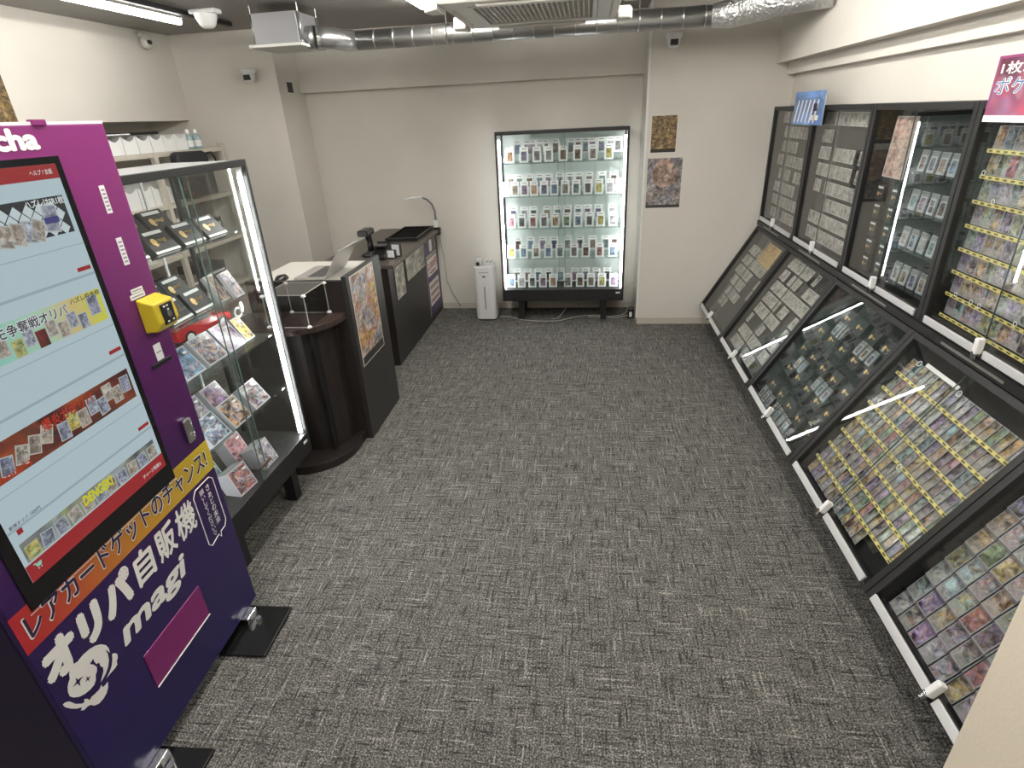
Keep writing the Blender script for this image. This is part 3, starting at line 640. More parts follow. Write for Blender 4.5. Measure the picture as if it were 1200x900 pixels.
# ================================================================ WALL CASES ON THE RIGHT
CW = 0.90; UX = 1.507; LX, LZ = 1.071, 0.189; LLEN = 0.853; TILT = R(-30.25)
YC = [5.345 - CW * i for i in range(5)]
def case_common(t, L, D, back):
    fw = 0.032
    MB().box(0.002, fw, 0, D, 0, L).build('side_frame', black, t, bevel=0.003)
    MB().box(CW - fw, CW - 0.002, 0, D, 0, L).build('side_frame', black, t, bevel=0.003)
    MB().box(fw, CW - fw, 0, D, L - 0.03, L).build('top_frame', black, t, bevel=0.003)
    MB().box(fw, CW - fw, 0, D, 0, 0.02).build('bottom_frame', black, t, bevel=0.003)
    MB().box(fw, CW - fw, D - 0.008, D, 0.02, L - 0.03).build('back_panel', back, t)
    MB().box(fw, CW / 2 + 0.02, 0.0135, 0.0175, 0.022, L - 0.03).build('sliding_glass', glass, t)
    MB().box(CW / 2 - 0.02, CW - fw, 0.0055, 0.0095, 0.022, L - 0.03).build('sliding_glass', glass, t)
    MB().box(CW / 2 - 0.021, CW / 2 - 0.0192, 0.005, 0.010, 0.022, L - 0.03).build('glass_edge', mat('glass_edge_dark', (0.05, 0.07, 0.065), 0.3), t)
    for a, b in ((fw + 0.004, CW / 2 - 0.012), (CW / 2 + 0.008, CW - fw - 0.02)):
        MB().box(a, b, -0.006, 0.004, 0.008, 0.040).build('bottom_rail', alu, t, bevel=0.002)
    lk = MB().box(CW / 2 - 0.022, CW / 2 + 0.002, -0.03, 0.0, 0.02, 0.085).build('lock', whitep, t, bevel=0.006)
    MB().tube([(CW / 2 - 0.012, -0.02, 0.0), (CW / 2 - 0.012, -0.02, 0.03)], 0.012, 12).build('key_barrel', chrome, lk)
up_lab = ['upper wall case beside the pillar wall, pale rows of cards inside', 'upper wall case under the blue sign, dense rows of small cards inside',
          'upper wall case with a picture scroll and four rows of slabs', 'upper wall case of cards on yellow price tapes under the red poster',
          'upper wall case nearest the beige partition']
lo_lab = ['sloping lower wall case beside the pillar wall with orange cards at the top', 'sloping lower wall case second from the pillar wall, patches of cards inside',
          'sloping lower wall case with black boxes and gold logos', 'sloping lower wall case packed with cards on yellow price tapes',
          'sloping lower wall case packed with cards on clear rails, by the beige partition']
UM, LM = [], []
DU, DL = 0.118, 0.10
for i in range(5):
    bk = grey_in if i < 2 else black_in
    if i < 4:
        t = thing('wall_display_case', up_lab[i], 'display case', (UX, YC[i], 0.972), (0, 0, R(-90)), 'upright wall cases')
        case_common(t, 0.90, DU, bk)
    UM.append(Mx((UX, YC[i], 0.972), (0, 0, R(-90))))
    t = thing('sloping_display_case', lo_lab[i], 'display case', (LX, YC[i], LZ), (TILT, 0, R(-90)), 'sloping wall cases')
    case_common(t, LLEN, DL, bk)
    MB().box(0.05, 0.85, DL, DL + 0.01, 0.3, LLEN - 0.02).build('backing_board', black, t)
    LM.append(Mx((LX, YC[i], LZ), (TILT, 0, R(-90))))
    # carrying wedge behind the slope, standing on the floor against the wall
    wd = MB().prism([(1.30, 0.0), (1.625, 0.0), (1.625, 0.90), (1.60, 0.90), (1.30, 0.38)], YC[i] - CW + 0.004, YC[i] - 0.004, plane='xz')
    Mi = LM[-1].inverted(); wd.v = [tuple(Mi @ Vector(v)) for v in wd.v]
    wd.build('plinth', black, t)
hb = MB().box(UX - 0.012, UX + 0.06, YC[3] - CW, YC[0], 0.934, 0.972).build('joint_rail', black, None)
tag(hb, 'long black rail between the upright and sloping wall cases', 'rail')
for i in range(4):
    o = MB().box(UX - 0.016, UX - 0.011, YC[i] - 0.62, YC[i] - 0.22, 0.948, 0.958).build('rail_strip', mat('dull_metal', (0.3, 0.29, 0.27), 0.4, 0.6), hb)

# --- contents
card_me = MB().box(-0.0315, 0.0315, -0.0012, 0.0012, 0, 0.086, 1, front=0).mesh('trading_card', [card_art, mat('sleeve_edge', (0.45, 0.46, 0.48), 0.2)])
def card(Mc, x, y, z, label, group, ry=0.0, rz=0.0):
    o = bpy.data.objects.new('trading_card', card_me); col.objects.link(o)
    put(o, Mc @ Mx((x, y, z), (R(-3), R(ry), R(rz)))); tag(o, label, 'card', group)
def tape(Mc_t, x0, x1, y, z, h=0.014, pitch=0.0418):
    return MB().box(x0, x1, y, y + 0.002, z, z + h, 0, fuv=[(0, 0), ((x1 - x0) / pitch, 0), ((x1 - x0) / pitch, 1), (0, 1)])
lower = [o for o in col.objects if o.name.startswith('sloping_display_case') and o.parent is None]
upper = [o for o in col.objects if o.name.startswith('wall_display_case') and o.parent is None]
# case 4 of the slope: eight rows on yellow tapes
P4p = 0.0418
for rw in range(8):
    z = 0.035 + rw * 0.0895
    if rw > 0: tape(None, 0.04, 0.862, 0.050, z - 0.006, pitch=P4p / 1.0).build('price_tape', price_tape, lower[3])
    for k in range(20):
        if rw == 0 and k > 13: continue
        x = 0.058 + k * 0.0413
        card(LM[3], x, 0.066 + 0.001 * (k % 2), z + 0.004, 'sleeved card, yellow taped sloping case, %s row up, %s from the far end' % (ORD[rw], ORD[k]), 'cards in the yellow taped sloping case', 0, R(0) - 9)
# case 5: cards on clear rails
for rw in range(9):
    z = 0.03 + rw * 0.0875
    MB().box(0.036, 0.864, 0.046, 0.049, z - 0.005, z + 0.007).build('card_rail', glass_mat('frosted_rail', (0.86, 0.84, 0.86), 1.6, 0.25) if 'frosted_rail' not in _mats else _mats['frosted_rail'], lower[4])
    for k in range(12):
        card(LM[4], 0.07 + k * 0.069, 0.062, z + 0.003, 'sleeved card, clear railed sloping case, %s row up, %s from the far end' % (ORD[rw], ORD[k]), 'cards in the clear railed sloping case')
# upper case 4: cards on yellow tapes with ring tags (one mass, past the count of single cards)
far = MB()
def far_card(Mc, x, y, z, w, h, r, rx=-4, mi=0):
    far.box(-w / 2, w / 2, -0.0012, 0.0012, 0, h, 1, T=Mc @ Mx((x, y, z), (R(rx), 0, 0)), front=mi, r=r)
for rw in range(8):
    z = 0.05 + rw * 0.096
    tape(None, 0.04, 0.862, 0.052, z - 0.008, pitch=0.044).build('price_tape', price_tape, upper[3])
    for k in range(14):
        far_card(UM[3], 0.065 + k * 0.0585, 0.072, z + 0.004, 0.06, 0.085, random.random(), mi=2)
rg = MB(); n = 14
rg.tube([(0.009 * math.cos(2 * math.pi * i / n), 0, 0.009 * math.sin(2 * math.pi * i / n)) for i in range(n + 1)], 0.0016, 6, caps=False); ring_me = rg.mesh('tag_ring', whitep, True)
random.seed(11)
for i in range(15):
    rw = random.choice([4, 5, 6, 6, 5, 2, 1]); k = i
    o = bpy.data.objects.new('tag_ring', ring_me); col.objects.link(o); put(o, UM[3] @ Mx((0.07 + k * 0.053, 0.045, 0.065 + rw * 0.096), (0, 0, 0)))
    tag(o, 'small white ring tag, yellow taped upright case, %s from the far side' % ORD[i], 'ring', 'white ring tags')
for j, (x, z) in enumerate(((0.13, 0.75), (0.43, 0.75), (0.12, 0.52), (0.50, 0.39))):
    o = bpy.data.objects.new('tag_ring', ring_me); col.objects.link(o); put(o, LM[3] @ Mx((x, 0.042, z), (0, 0, 0))); o.scale = (1.3, 1.3, 1.3)
    tag(o, 'white ring hanging in the yellow taped sloping case, %s from the top' % ORD[j], 'ring', 'white rings in the sloping case')
o = MB().box(0, 0.24, 0, 0.004, 0, 0.018).build('white_bar', whitep, None, bevel=0.002); put(o, LM[3] @ Mx((0.17, 0.04, 0.755), (0, 0, 0))); tag(o, 'short white plastic bar above the top row of the sloping case', 'bar')
# far cases: patches of small cards in rows
def patches(Mc, L, y, rows, skip, w=0.054, h=0.078, ncol=13, z0=0.05):
    for rw in range(rows):
        for k in range(ncol):
            if (rw, k) in skip or random.random() < 0.05: continue
            far_card(Mc, 0.075 + k * (0.75 / (ncol - 1)), y, z0 + rw * ((L - 0.12 - z0) / (rows - 1) if rows > 1 else 0), w, h, random.random())
def blk(*bs): return {(r_, c_) for r0, r1, c0, c1 in bs for r_ in range(r0, r1 + 1) for c_ in range(c0, c1 + 1)}
random.seed(5)
patches(UM[0], 0.90, 0.07, 8, blk((5, 5, 6, 12), (2, 2, 7, 9)), ncol=11)
patches(UM[1], 0.90, 0.07, 8, blk((6, 6, 3, 10), (2, 2, 0, 3), (4, 5, 9, 9)), ncol=13)
patches(LM[0], 0.85, 0.06, 8, blk((0, 0, 0, 12), (1, 2, 0, 1), (7, 7, 0, 12), (3, 4, 7, 9), (2, 2, 8, 12), (1, 1, 5, 12), (6, 6, 9, 12)), ncol=13)
patches(LM[1], 0.85, 0.06, 8, blk((7, 7, 9, 12), (2, 2, 1, 3), (3, 4, 8, 9), (2, 2, 7, 8), (6, 6, 6, 7), (0, 0, 9, 12)), ncol=13)
fo = far.build('trading_cards', [far_art, mat('sleeve_edge', (0.45, 0.46, 0.48), 0.2), card_art])
tag(fo, 'dense small sleeved cards filling the upright cases and the far sloping cases', 'cards', kind='stuff')
oc = art_mat('orange_card_print', [(0.5, 0.2, 0.1), (0.55, 0.4, 0.1), (0.6, 0.3, 0.2)], cells=5, border=(0.55, 0.45, 0.15))
orange_me = MB().box(-0.031, 0.031, -0.0012, 0.0012, 0, 0.086, 0, front=0).mesh('trading_card', oc)
for k in range(10):
    o = bpy.data.objects.new('trading_card', orange_me); col.objects.link(o); put(o, LM[0] @ Mx((0.40 + (k % 5) * 0.066, 0.055, 0.62 + (k // 5) * 0.09), (0, 0, 0)))
    tag(o, 'orange card, sloping case by the pillar wall, %s row, %s from the far end' % (('lower', 'upper')[k // 5], ORD[k % 5]), 'card', 'orange cards')
# upper case 3: picture scroll, slabs on shelves, gold logo boxes
sc_ = MB().box(0, 0.21, 0, 0.004, 0, 0.29, 1, front=0).build('picture_scroll', [art_mat('scroll_print', [(0.5, 0.42, 0.36), (0.3, 0.2, 0.15), (0.55, 0.48, 0.4), (0.45, 0.15, 0.12)], cells=9, border=(0.55, 0.5, 0.45), bw=(0.04, 0.02), aspect=2.0), paper], None)
put(sc_, UM[2] @ Mx((0.14, 0.05, 0.55), (R(-3), 0, 0))); tag(sc_, 'reddish picture scroll hung in the third upright wall case', 'scroll')
for rw in range(4):
    z = 0.075 + rw * 0.175
    MB().box(0.45, 0.86, 0.03, 0.11, z - 0.006, z).build('glass_shelf', shelfglass, upper[2])
    for k in range(5):
        slab(UM[2], 0.485 + k * 0.083, 0.06, z, COLS[(rw * 3 + k) % 8] + '/dim', 'graded slab, upright case with scroll, %s shelf up, %s from the scroll' % (ORD[rw], ORD[k]), 'slabs in the upright wall case', extra=0.72)
for rw in range(5):
    for k in range(2):
        deck_box(UM[2] @ Mx((0.12 + k * 0.16, 0.07, 0.04 + rw * 0.095), (0, 0, 0)), 'small black gold-logo box, upright case with scroll, %s row up, %s column' % (ORD[rw], ORD[k]), 'black boxes in the upright case', 0.075, 0.08, 0.02, foot=False)
# lower case 3: black boxes with gold logos, a few slabs
for rw in range(5):
    for k in range(5):
        if (rw, k) in ((4, 0),): continue
        deck_box(LM[2] @ Mx((0.13 + k * 0.155 + 0.02 * (rw % 2), 0.062, 0.10 + rw * 0.142), (0, 0, 0)), 'black gold-logo box, middle sloping case, %s row up, %s from the far end' % (ORD[rw], ORD[k]), 'black boxes in the sloping case', 0.10, 0.088, 0.025, foot=False, strip=False)
n_ = 0
for rw, (z, xs) in enumerate(((0.024, (0.12, 0.19, 0.26, 0.36, 0.43, 0.50, 0.57)), (0.31, (0.22, 0.29, 0.52, 0.59, 0.66)), (0.595, (0.30, 0.37, 0.60, 0.67, 0.74)))):
    for k, x in enumerate(xs):
        slab(LM[2], x, 0.045, z, COLS[(k + rw * 3) % 8] + '/dim', 'card holder, middle sloping case, %s row up, %s from the far end' % (ORD[rw], ORD[k]), 'card holders in the sloping case', 0, extra=0.60)

# signs clipped to the wall cases
bs = poster('paper_sign', 'blue and white paper sign clipped to the top of the wall cases', (UX - 0.028, 4.757, 1.755), (0, 0, R(-90)), 0.58, 0.205,
            art_mat('sign_blue', [(0.10, 0.22, 0.55), (0.16, 0.32, 0.65), (0.22, 0.40, 0.7)], cells=2.0, rough=0.3, mixv=0.2), cat='sign')
for k in range(6):
    x = 0.03 + k * 0.075
    MB().prism([(x, 0.02), (x + 0.022, 0.01), (x + 0.075, 0.15), (x + 0.055, 0.155)], -0.0012, 0.0, plane='xz').build('white_stroke', white_ink, bs)
MB().box(0.36, 0.50, -0.0012, 0, 0.03, 0.06).build('white_stroke', white_ink, bs)
MB().box(0.39, 0.46, -0.0013, 0, 0.085, 0.13).build('sign_print', navy_ink, bs)
rp = poster('poster', 'red and purple event poster clipped above the yellow taped upright case', (UX - 0.028, 2.55, 1.80), (0, 0, R(-90)), 0.30, 0.215,
            art_mat('poster_red', [(0.35, 0.05, 0.08), (0.25, 0.12, 0.22), (0.5, 0.2, 0.2), (0.18, 0.08, 0.16)], cells=4, border=(0.3, 0.06, 0.18), bw=(0.04, 0.04), aspect=0.7))
rot0 = dict(bold=0.02)
text_mb('1枚300', 0.03, 0.27, 0.155, 0.195, y=-0.0015, **rot0).build('poster_lettering', white_ink, rp)
text_mb('ポケモ', 0.02, 0.28, 0.09, 0.148, y=-0.0014, bold=0.045).build('poster_lettering', white_ink, rp)
text_mb('ポケモ', 0.022, 0.278, 0.092, 0.146, y=-0.0020, bold=0.0).build('poster_lettering', mat('ink_sky', (0.06, 0.18, 0.40), 0.4), rp)
MB().box(0.0, 0.30, -0.0014, 0, 0.0, 0.022).build('poster_foot', white_ink, rp)

# ================================================================ KIOSK
KL = (-1.385, 0.822, 0.0)
kio = thing('vending_kiosk', 'tall purple card vending kiosk with large touch screen', 'vending machine', KL, (0, 0, R(92.53)))
KW, KD = 0.85, 0.36
body_m = mat('kiosk_side', (0.014, 0.007, 0.034), 0.3)
MB().box(0.0, KW, 0.02, KD, 0.05, 1.93).build('cabinet', body_m, kio, bevel=0.006)
MB().box(0.0, KW, 0.0, 0.0198, 0.05, 1.935).build('front_panel', kiosk_foil, kio, bevel=0.003)
MB().box(0.0, KW, 0.0005, 0.03, 1.935, 1.943).build('top_edge', mat('kiosk_top_edge', (0.72, 0.66, 0.68), 0.4), kio)
MB().box(0.60, 0.645, -0.004, 0.012, 1.933, 1.948).build('top_latch', kiosk_foil, kio, bevel=0.002)
for x in (0.10, 0.70):
    ft = MB(); ft.box(x - 0.12 if x > 0.5 else x - 0.09, x + 0.13 if x > 0.5 else x + 0.12, -0.165, 0.30, 0.0, 0.014)
    fo_ = ft.build('foot_plate', mat('foot_plate_black', (0.008, 0.008, 0.008), 0.2), kio, bevel=0.006)
    MB().box(x + 0.02, x + 0.09, -0.03, 0.03, 0.014, 0.05).build('bracket', chrome, fo_, bevel=0.004)
    MB().tube([(x + 0.05, -0.055, 0.014), (x + 0.05, -0.055, 0.03)], 0.012, 8).build('bolt', chrome, fo_)
# screen
scr = MB().box(0.055, 0.645, -0.004, 0.0, 0.82, 1.86).build('screen', mat('screen_bezel', (0.006, 0.006, 0.007), 0.18), kio, bevel=0.003)
SU0, SU1, SZ0, SZ1 = 0.088, 0.622, 0.886, 1.842
def E_(name, c, s=1.0):
    m = mat(name, c, 0.25, emit=SCREEN * s)
    m.node_tree.nodes['Principled BSDF'].inputs['Base Color'].default_value = (0.01, 0.01, 0.01, 1)
    return m
MB().box(SU0, SU1, -0.0048, -0.004, SZ0, SZ1).build('display', E_('display_white', (0.50, 0.63, 0.68)), scr)
def sbar(name, m, u0, u1, z0, z1, y=-0.0056): return MB().box(u0, u1, y, -0.0048, z0, z1, 0, front=0).build(name, m, scr)
redb = E_('display_red', (0.36, 0.02, 0.025))
sbar('header_bar', redb, SU0, SU1, 1.806, SZ1); sbar('footer_bar', redb, SU0, SU1, SZ0, 0.935)
lg = E_('display_line', (0.36, 0.46, 0.50))
for z in (1.632, 1.39, 1.125): sbar('divider_line', lg, SU0 + 0.01, SU1 - 0.004, z, z + 0.0025)
for z in (1.545, 1.29, 1.035): sbar('divider_band', lg, SU0, SU1, z, z + 0.007)
for z in (1.562, 1.312, 1.05): sbar('buy_button', redb, 0.567, 0.614, z, z + 0.011)
sbar('buy_button', redb, 0.11, 0.125, 1.02, 1.035)
# banner 1: black and white diamonds
sbar('banner', E_('display_black', (0.03, 0.035, 0.04)), 0.105, 0.606, 1.668, 1.764)
dw = MB()
for r_ in range(4):
    for c_ in range(13):
        u, z = 0.135 + c_ * 0.037 + (r_ % 2) * 0.0185, 1.682 + r_ * 0.0185
        if u < 0.595: dw.prism([(u - 0.0165, z), (u, z - 0.0165), (u + 0.0165, z), (u, z + 0.0165)], -0.0062, -0.0056)
dw.build('diamond_pattern', E_('display_bright', (0.60, 0.70, 0.73)), scr)
def scard(u, z, m, w=0.045, h=0.06, a=0, y=-0.0068):
    M = Matrix.Rotation(R(a), 4, 'Y'); M = Matrix.Translation((u, 0, z)) @ M
    MB().box(-w / 2, w / 2, y, y + 0.0006, -h / 2, h / 2, 0, front=0, T=M).build('card_picture', m, scr)
ea = art_mat('display_card_a', [(0.45, 0.42, 0.35), (0.2, 0.14, 0.1), (0.5, 0.5, 0.48), (0.3, 0.2, 0.12)], cells=4, emit=SCREEN, border=(0.5, 0.5, 0.45))
eb = art_mat('display_card_b', [(0.25, 0.3, 0.42), (0.12, 0.13, 0.2), (0.45, 0.5, 0.55), (0.2, 0.15, 0.25)], cells=4, emit=SCREEN, border=(0.45, 0.5, 0.5))
ec = art_mat('display_card_gold', [(0.5, 0.42, 0.08), (0.55, 0.35, 0.05), (0.2, 0.35, 0.15), (0.6, 0.6, 0.3)], cells=4, emit=SCREEN, border=(0.5, 0.45, 0.2))
er = art_mat('display_fire', [(0.05, 0.015, 0.015), (0.25, 0.02, 0.02), (0.03, 0.02, 0.02), (0.40, 0.08, 0.015), (0.12, 0.01, 0.01)], cells=5, emit=SCREEN * 0.8, aspect=0.2)
for u, a, m in ((0.40, 14, ea), (0.435, 14, ea), (0.47, 10, eb), (0.495, 24, ea), (0.33, 10, ea), (0.28, 5, eb)): scard(u, 1.69, m, a=a, w=0.04, h=0.055)
scard(0.545, 1.712, eb, 0.045, 0.07, 8); sbar('pack_band', E_('display_navy', (0.06, 0.06, 0.22)), 0.522, 0.568, 1.70, 1.716, -0.0075)
wt = E_('display_text_white', (0.75, 0.78, 0.78)); dk = E_('display_text_dark', (0.05, 0.05, 0.07))
def stext(b, u0, u1, z0, z1, m, bold=0.01, shear=0.0, y=-0.0084): text_mb(b, u0, u1, z0, z1, y=y, bold=bold, shear=shear).build('screen_text', m, scr)
stext('ハズレはSR1枚', 0.482, 0.603, 1.743, 1.763, wt, 0.03)
stext('ヘルプ ? 言語', 0.53, 0.60, 1.818, 1.831, wt)
# banner 2: yellow to green with framed cards
bm2, nt2, bb2 = nt_new('display_banner_mint')
_tc = N(nt2, 'ShaderNodeTexCoord'); _sx = N(nt2, 'ShaderNodeSeparateXYZ'); nt2.links.new(_tc.outputs['Object'], _sx.inputs[0])
nt2.links.new(ramp(nt2, mth(nt2, 'DIVIDE', mth(nt2, 'SUBTRACT', _sx.outputs[0], 0.1), 0.5), [(0.0, (0.35, 0.2, 0.4)), (0.3, (0.25, 0.6, 0.5)), (0.6, (0.4, 0.62, 0.45)), (0.8, (0.62, 0.5, 0.2)), (1.0, (0.62, 0.62, 0.05))]), bb2.inputs['Emission Color']); bb2.inputs['Emission Strength'].default_value = SCREEN
bb2.inputs['Base Color'].default_value = (0.02, 0.02, 0.02, 1)
sbar('banner', bm2, 0.105, 0.611, 1.413, 1.505)
for i, (u, m) in enumerate(((0.14, eb), (0.19, ea), (0.235, eb), (0.275, ea), (0.315, ec), (0.35, eb), (0.385, er), (0.42, ea), (0.455, ea), (0.49, eb), (0.525, eb))):
    scard(u, 1.436 + 0.014 * (i % 2), m, 0.032, 0.044)
scard(0.575, 1.465, eb, 0.04, 0.055)
stext('ヤモ争奪戦オリパ', 0.235, 0.487, 1.466, 1.50, wt, 0.07, y=-0.0080); stext('ヤモ争奪戦オリパ', 0.237, 0.485, 1.468, 1.498, dk, 0.02)
stext('ハズレ枠金枠', 0.500, 0.608, 1.488, 1.504, dk, 0.02)
# banner 3: fire
sbar('banner', er, 0.105, 0.607, 1.156, 1.252)
for u, z, m, a in ((0.16, 1.19, eb, 15), (0.205, 1.195, ea, 22), (0.245, 1.20, ea, 22), (0.285, 1.207, ea, 25), (0.335, 1.188, eb, 5), (0.37, 1.20, ec, 5), (0.405, 1.19, ea, 0), (0.445, 1.207, eb, 0), (0.478, 1.19, eb, -5), (0.51, 1.217, ea, 0), (0.54, 1.197, ea, 0), (0.58, 1.212, eb, 4)): scard(u, z, m, 0.036, 0.05, a)
stext('爆炎ガオリパ', 0.28, 0.455, 1.215, 1.247, E_('display_text_red', (0.45, 0.04, 0.02)), 0.03); stext('000円', 0.125, 0.215, 1.158, 1.175, E_('display_text_red', (0.45, 0.04, 0.02)), 0.02)
# banner 4: card row above the footer
e4 = art_mat('display_banner_green', [(0.08, 0.09, 0.07), (0.3, 0.35, 0.15), (0.2, 0.25, 0.3), (0.35, 0.36, 0.3), (0.15, 0.13, 0.22)], cells=6, emit=SCREEN, aspect=0.15)
sbar('banner', e4, 0.10, 0.605, 0.940, 0.998)
for i in range(11): scard(0.125 + i * 0.046, 0.963, (ec, eb, eb, ea, ea, eb, ea, eb, ea, eb, ea)[i], 0.038, 0.042, random.uniform(-12, 12))
stext('DENGEKI', 0.295, 0.41, 0.963, 0.995, E_('display_text_yellow', (0.68, 0.66, 0.02)), 0.05, 0.15)
stext('チャージ残高:0', 0.515, 0.60, 0.902, 0.916, wt, 0.01); stext('新弾オリパ 1000円', 0.095, 0.185, 1.045, 1.056, dk)
ct = MB(); ct.prism([(0.112, 0.925), (0.13, 0.925), (0.127, 0.914), (0.115, 0.914)], -0.0062, -0.0056); ct.box(0.108, 0.114, -0.0062, -0.0056, 0.925, 0.928); ct.tube([(0.117, -0.0062, 0.909), (0.117, -0.0056, 0.909)], 0.002, 8); ct.tube([(0.125, -0.0062, 0.909), (0.125, -0.0056, 0.909)], 0.002, 8)
ct.build('cart_icon', E_('display_mint', (0.3, 0.62, 0.5)), scr)
# printed front
bn = MB().box(0.0, KW, -0.0006, 0.0, 0.728, 0.848).build('slogan_banner', banner_foil, kio)
def ktext(b, u0, u1, z0, z1, m, bold=0.0, shear=0.0, y=-0.0016, par=kio, vertical=False): return text_mb(b, u0, u1, z0, z1, y=y, bold=bold, shear=shear, vertical=vertical).build('lettering', m, par)
ktext('レアカードゲットのチャンス!', 0.022, 0.822, 0.748, 0.832, white_ink, 0.05, y=-0.0012, par=bn)
ktext('レアカードゲットのチャンス!', 0.026, 0.818, 0.752, 0.828, navy_ink, 0.022, y=-0.0018, par=bn)
MB().box(0.05, 0.65, -0.0008, 0.0, 0.812, 0.8145).build('hairline', white_ink, kio)
ktext('cha', 0.470, 0.602, 1.877, 1.929, white_ink, 0.05, y=-0.0012)
ktext('オリパ', 0.006, 0.345, 0.588, 0.712, white_ink, 0.085, 0.12, y=-0.0012)
ktext('自', 0.355, 0.450, 0.592, 0.708, white_ink, 0.03, 0.10, y=-0.0012)
ktext('販', 0.462, 0.562, 0.590, 0.710, white_ink, 0.03, 0.10, y=-0.0012)
ktext('機', 0.570, 0.676, 0.588, 0.712, white_ink, 0.022, 0.10, y=-0.0012)
ktext('magi', 0.230, 0.562, 0.452, 0.56, white_ink, 0.034, 0.2, y=-0.0012)
LA = [(0.056, 0.569), (0.06, 0.5827), (0.0673, 0.5922), (0.0791, 0.596), (0.0929, 0.5897), (0.1144, 0.5914), (0.1368, 0.5868), (0.1546, 0.5787), (0.1704, 0.5654), (0.1812, 0.5485), (0.1847, 0.5322), (0.182, 0.5154), (0.1783, 0.5269), (0.1744, 0.5388), (0.1749, 0.5201), (0.1701, 0.4999), (0.1596, 0.4847), (0.1456, 0.4742), (0.1332, 0.4701), (0.1203, 0.4669), (0.131, 0.4771), (0.1417, 0.4875), (0.1457, 0.4994), (0.1408, 0.5088), (0.1422, 0.5231), (0.1336, 0.5282), (0.1315, 0.5427), (0.1331, 0.5512), (0.1179, 0.5482), (0.1262, 0.5356), (0.1311, 0.5194), (0.1264, 0.5075), (0.118, 0.5024), (0.1127, 0.4893), (0.1034, 0.4815), (0.0888, 0.4813), (0.0702, 0.4869), (0.0544, 0.497), (0.0414, 0.5121), (0.035, 0.5262), (0.0362, 0.5421), (0.0409, 0.5549), (0.0485, 0.5638)]
LB = [(0.1853, 0.5053), (0.1942, 0.4991), (0.1994, 0.4877), (0.1956, 0.4759), (0.1889, 0.472), (0.1856, 0.4595), (0.1758, 0.4576), (0.1605, 0.4587), (0.1395, 0.4596), (0.1557, 0.465), (0.1697, 0.4758), (0.1803, 0.4911)]
LC = [(0.1392, 0.4455), (0.1325, 0.4295), (0.1217, 0.4193), (0.1065, 0.4155), (0.0905, 0.4173), (0.0769, 0.4272), (0.0693, 0.4414), (0.0613, 0.4469), (0.0484, 0.4493), (0.0407, 0.4584), (0.0478, 0.4623), (0.034, 0.4762), (0.0223, 0.4933), (0.0125, 0.5134), (0.0109, 0.5267), (0.0181, 0.5249), (0.0281, 0.5153), (0.0378, 0.4908), (0.0522, 0.4713), (0.0593, 0.4681), (0.0617, 0.4767), (0.0696, 0.4676), (0.0731, 0.4565), (0.0815, 0.459), (0.0943, 0.4554), (0.1079, 0.453), (0.1201, 0.4589), (0.1188, 0.4483), (0.1269, 0.4455)]
LD = [(0.0882, 0.5379), (0.0736, 0.535), (0.0692, 0.5202), (0.0663, 0.5367), (0.0511, 0.5401), (0.0663, 0.5437), (0.0691, 0.5562), (0.0721, 0.5437)]
LE = [(0.1054, 0.5151), (0.0968, 0.5137), (0.0957, 0.5041), (0.0931, 0.5148), (0.0845, 0.516), (0.0928, 0.52), (0.095, 0.5288), (0.0967, 0.5194)]
def fill(poly, y, m, name, par):
    cu = bpy.data.curves.new('outline', 'CURVE'); cu.dimensions = '2D'; cu.fill_mode = 'FRONT'
    sp = cu.splines.new('POLY'); sp.points.add(len(poly) - 1); sp.use_cyclic_u = True
    for p, (a, b) in zip(sp.points, poly): p.co = (a, b, 0, 1)
    o = bpy.data.objects.new('outline', cu); me = bpy.data.meshes.new_from_object(o)
    mb = MB(); mb.v = [(v.co.x, y, v.co.y) for v in me.vertices]; mb.f = [tuple(p.vertices) for p in me.polygons]; mb.m = [0] * len(mb.f); mb.uv = [[(0, 0)] * len(f) for f in mb.f]; mb.r = [0.0] * len(mb.f)
    bpy.data.objects.remove(o); bpy.data.curves.remove(cu); bpy.data.meshes.remove(me)
    return mb.build(name, m, par)
em = fill(LA, -0.0012, white_ink, 'emblem', kio); fill(LB, -0.0012, white_ink, 'emblem_wisp', em); fill(LC, -0.0012, white_ink, 'emblem_tail', em)
fill(LD, -0.0018, navy_ink, 'emblem_star', em); fill(LE, -0.0018, navy_ink, 'emblem_star', em)
# speech bubble outline with two columns of small lettering
bub = [(0.712, 0.712), (0.80, 0.712), (0.818, 0.695), (0.818, 0.50), (0.802, 0.478), (0.772, 0.476), (0.766, 0.455), (0.755, 0.474), (0.705, 0.462), (0.690, 0.478), (0.692, 0.69), (0.712, 0.712)]
bt = MB(); bt.tube([(a, -0.0008, b) for a, b in bub], 0.0018, 6); bl = bt.build('speech_bubble', white_ink, kio)
ktext('さぁどの未来', 0.762, 0.790, 0.515, 0.695, white_ink, 0.01, vertical=True, par=bl)
ktext('願いしてください♡', 0.726, 0.752, 0.485, 0.695, white_ink, 0.01, vertical=True, par=bl)
# delivery flap
fm = mat('flap_magenta', (0.20, 0.018, 0.13), 0.35)
fp_ = MB().box(0.268, 0.572, -0.004, 0.0, 0.247, 0.39).build('delivery_flap', fm, kio, bevel=0.002)
MB().box(0.268, 0.572, -0.0075, -0.004, 0.244, 0.247).build('flap_edge', white_ink, fp_)
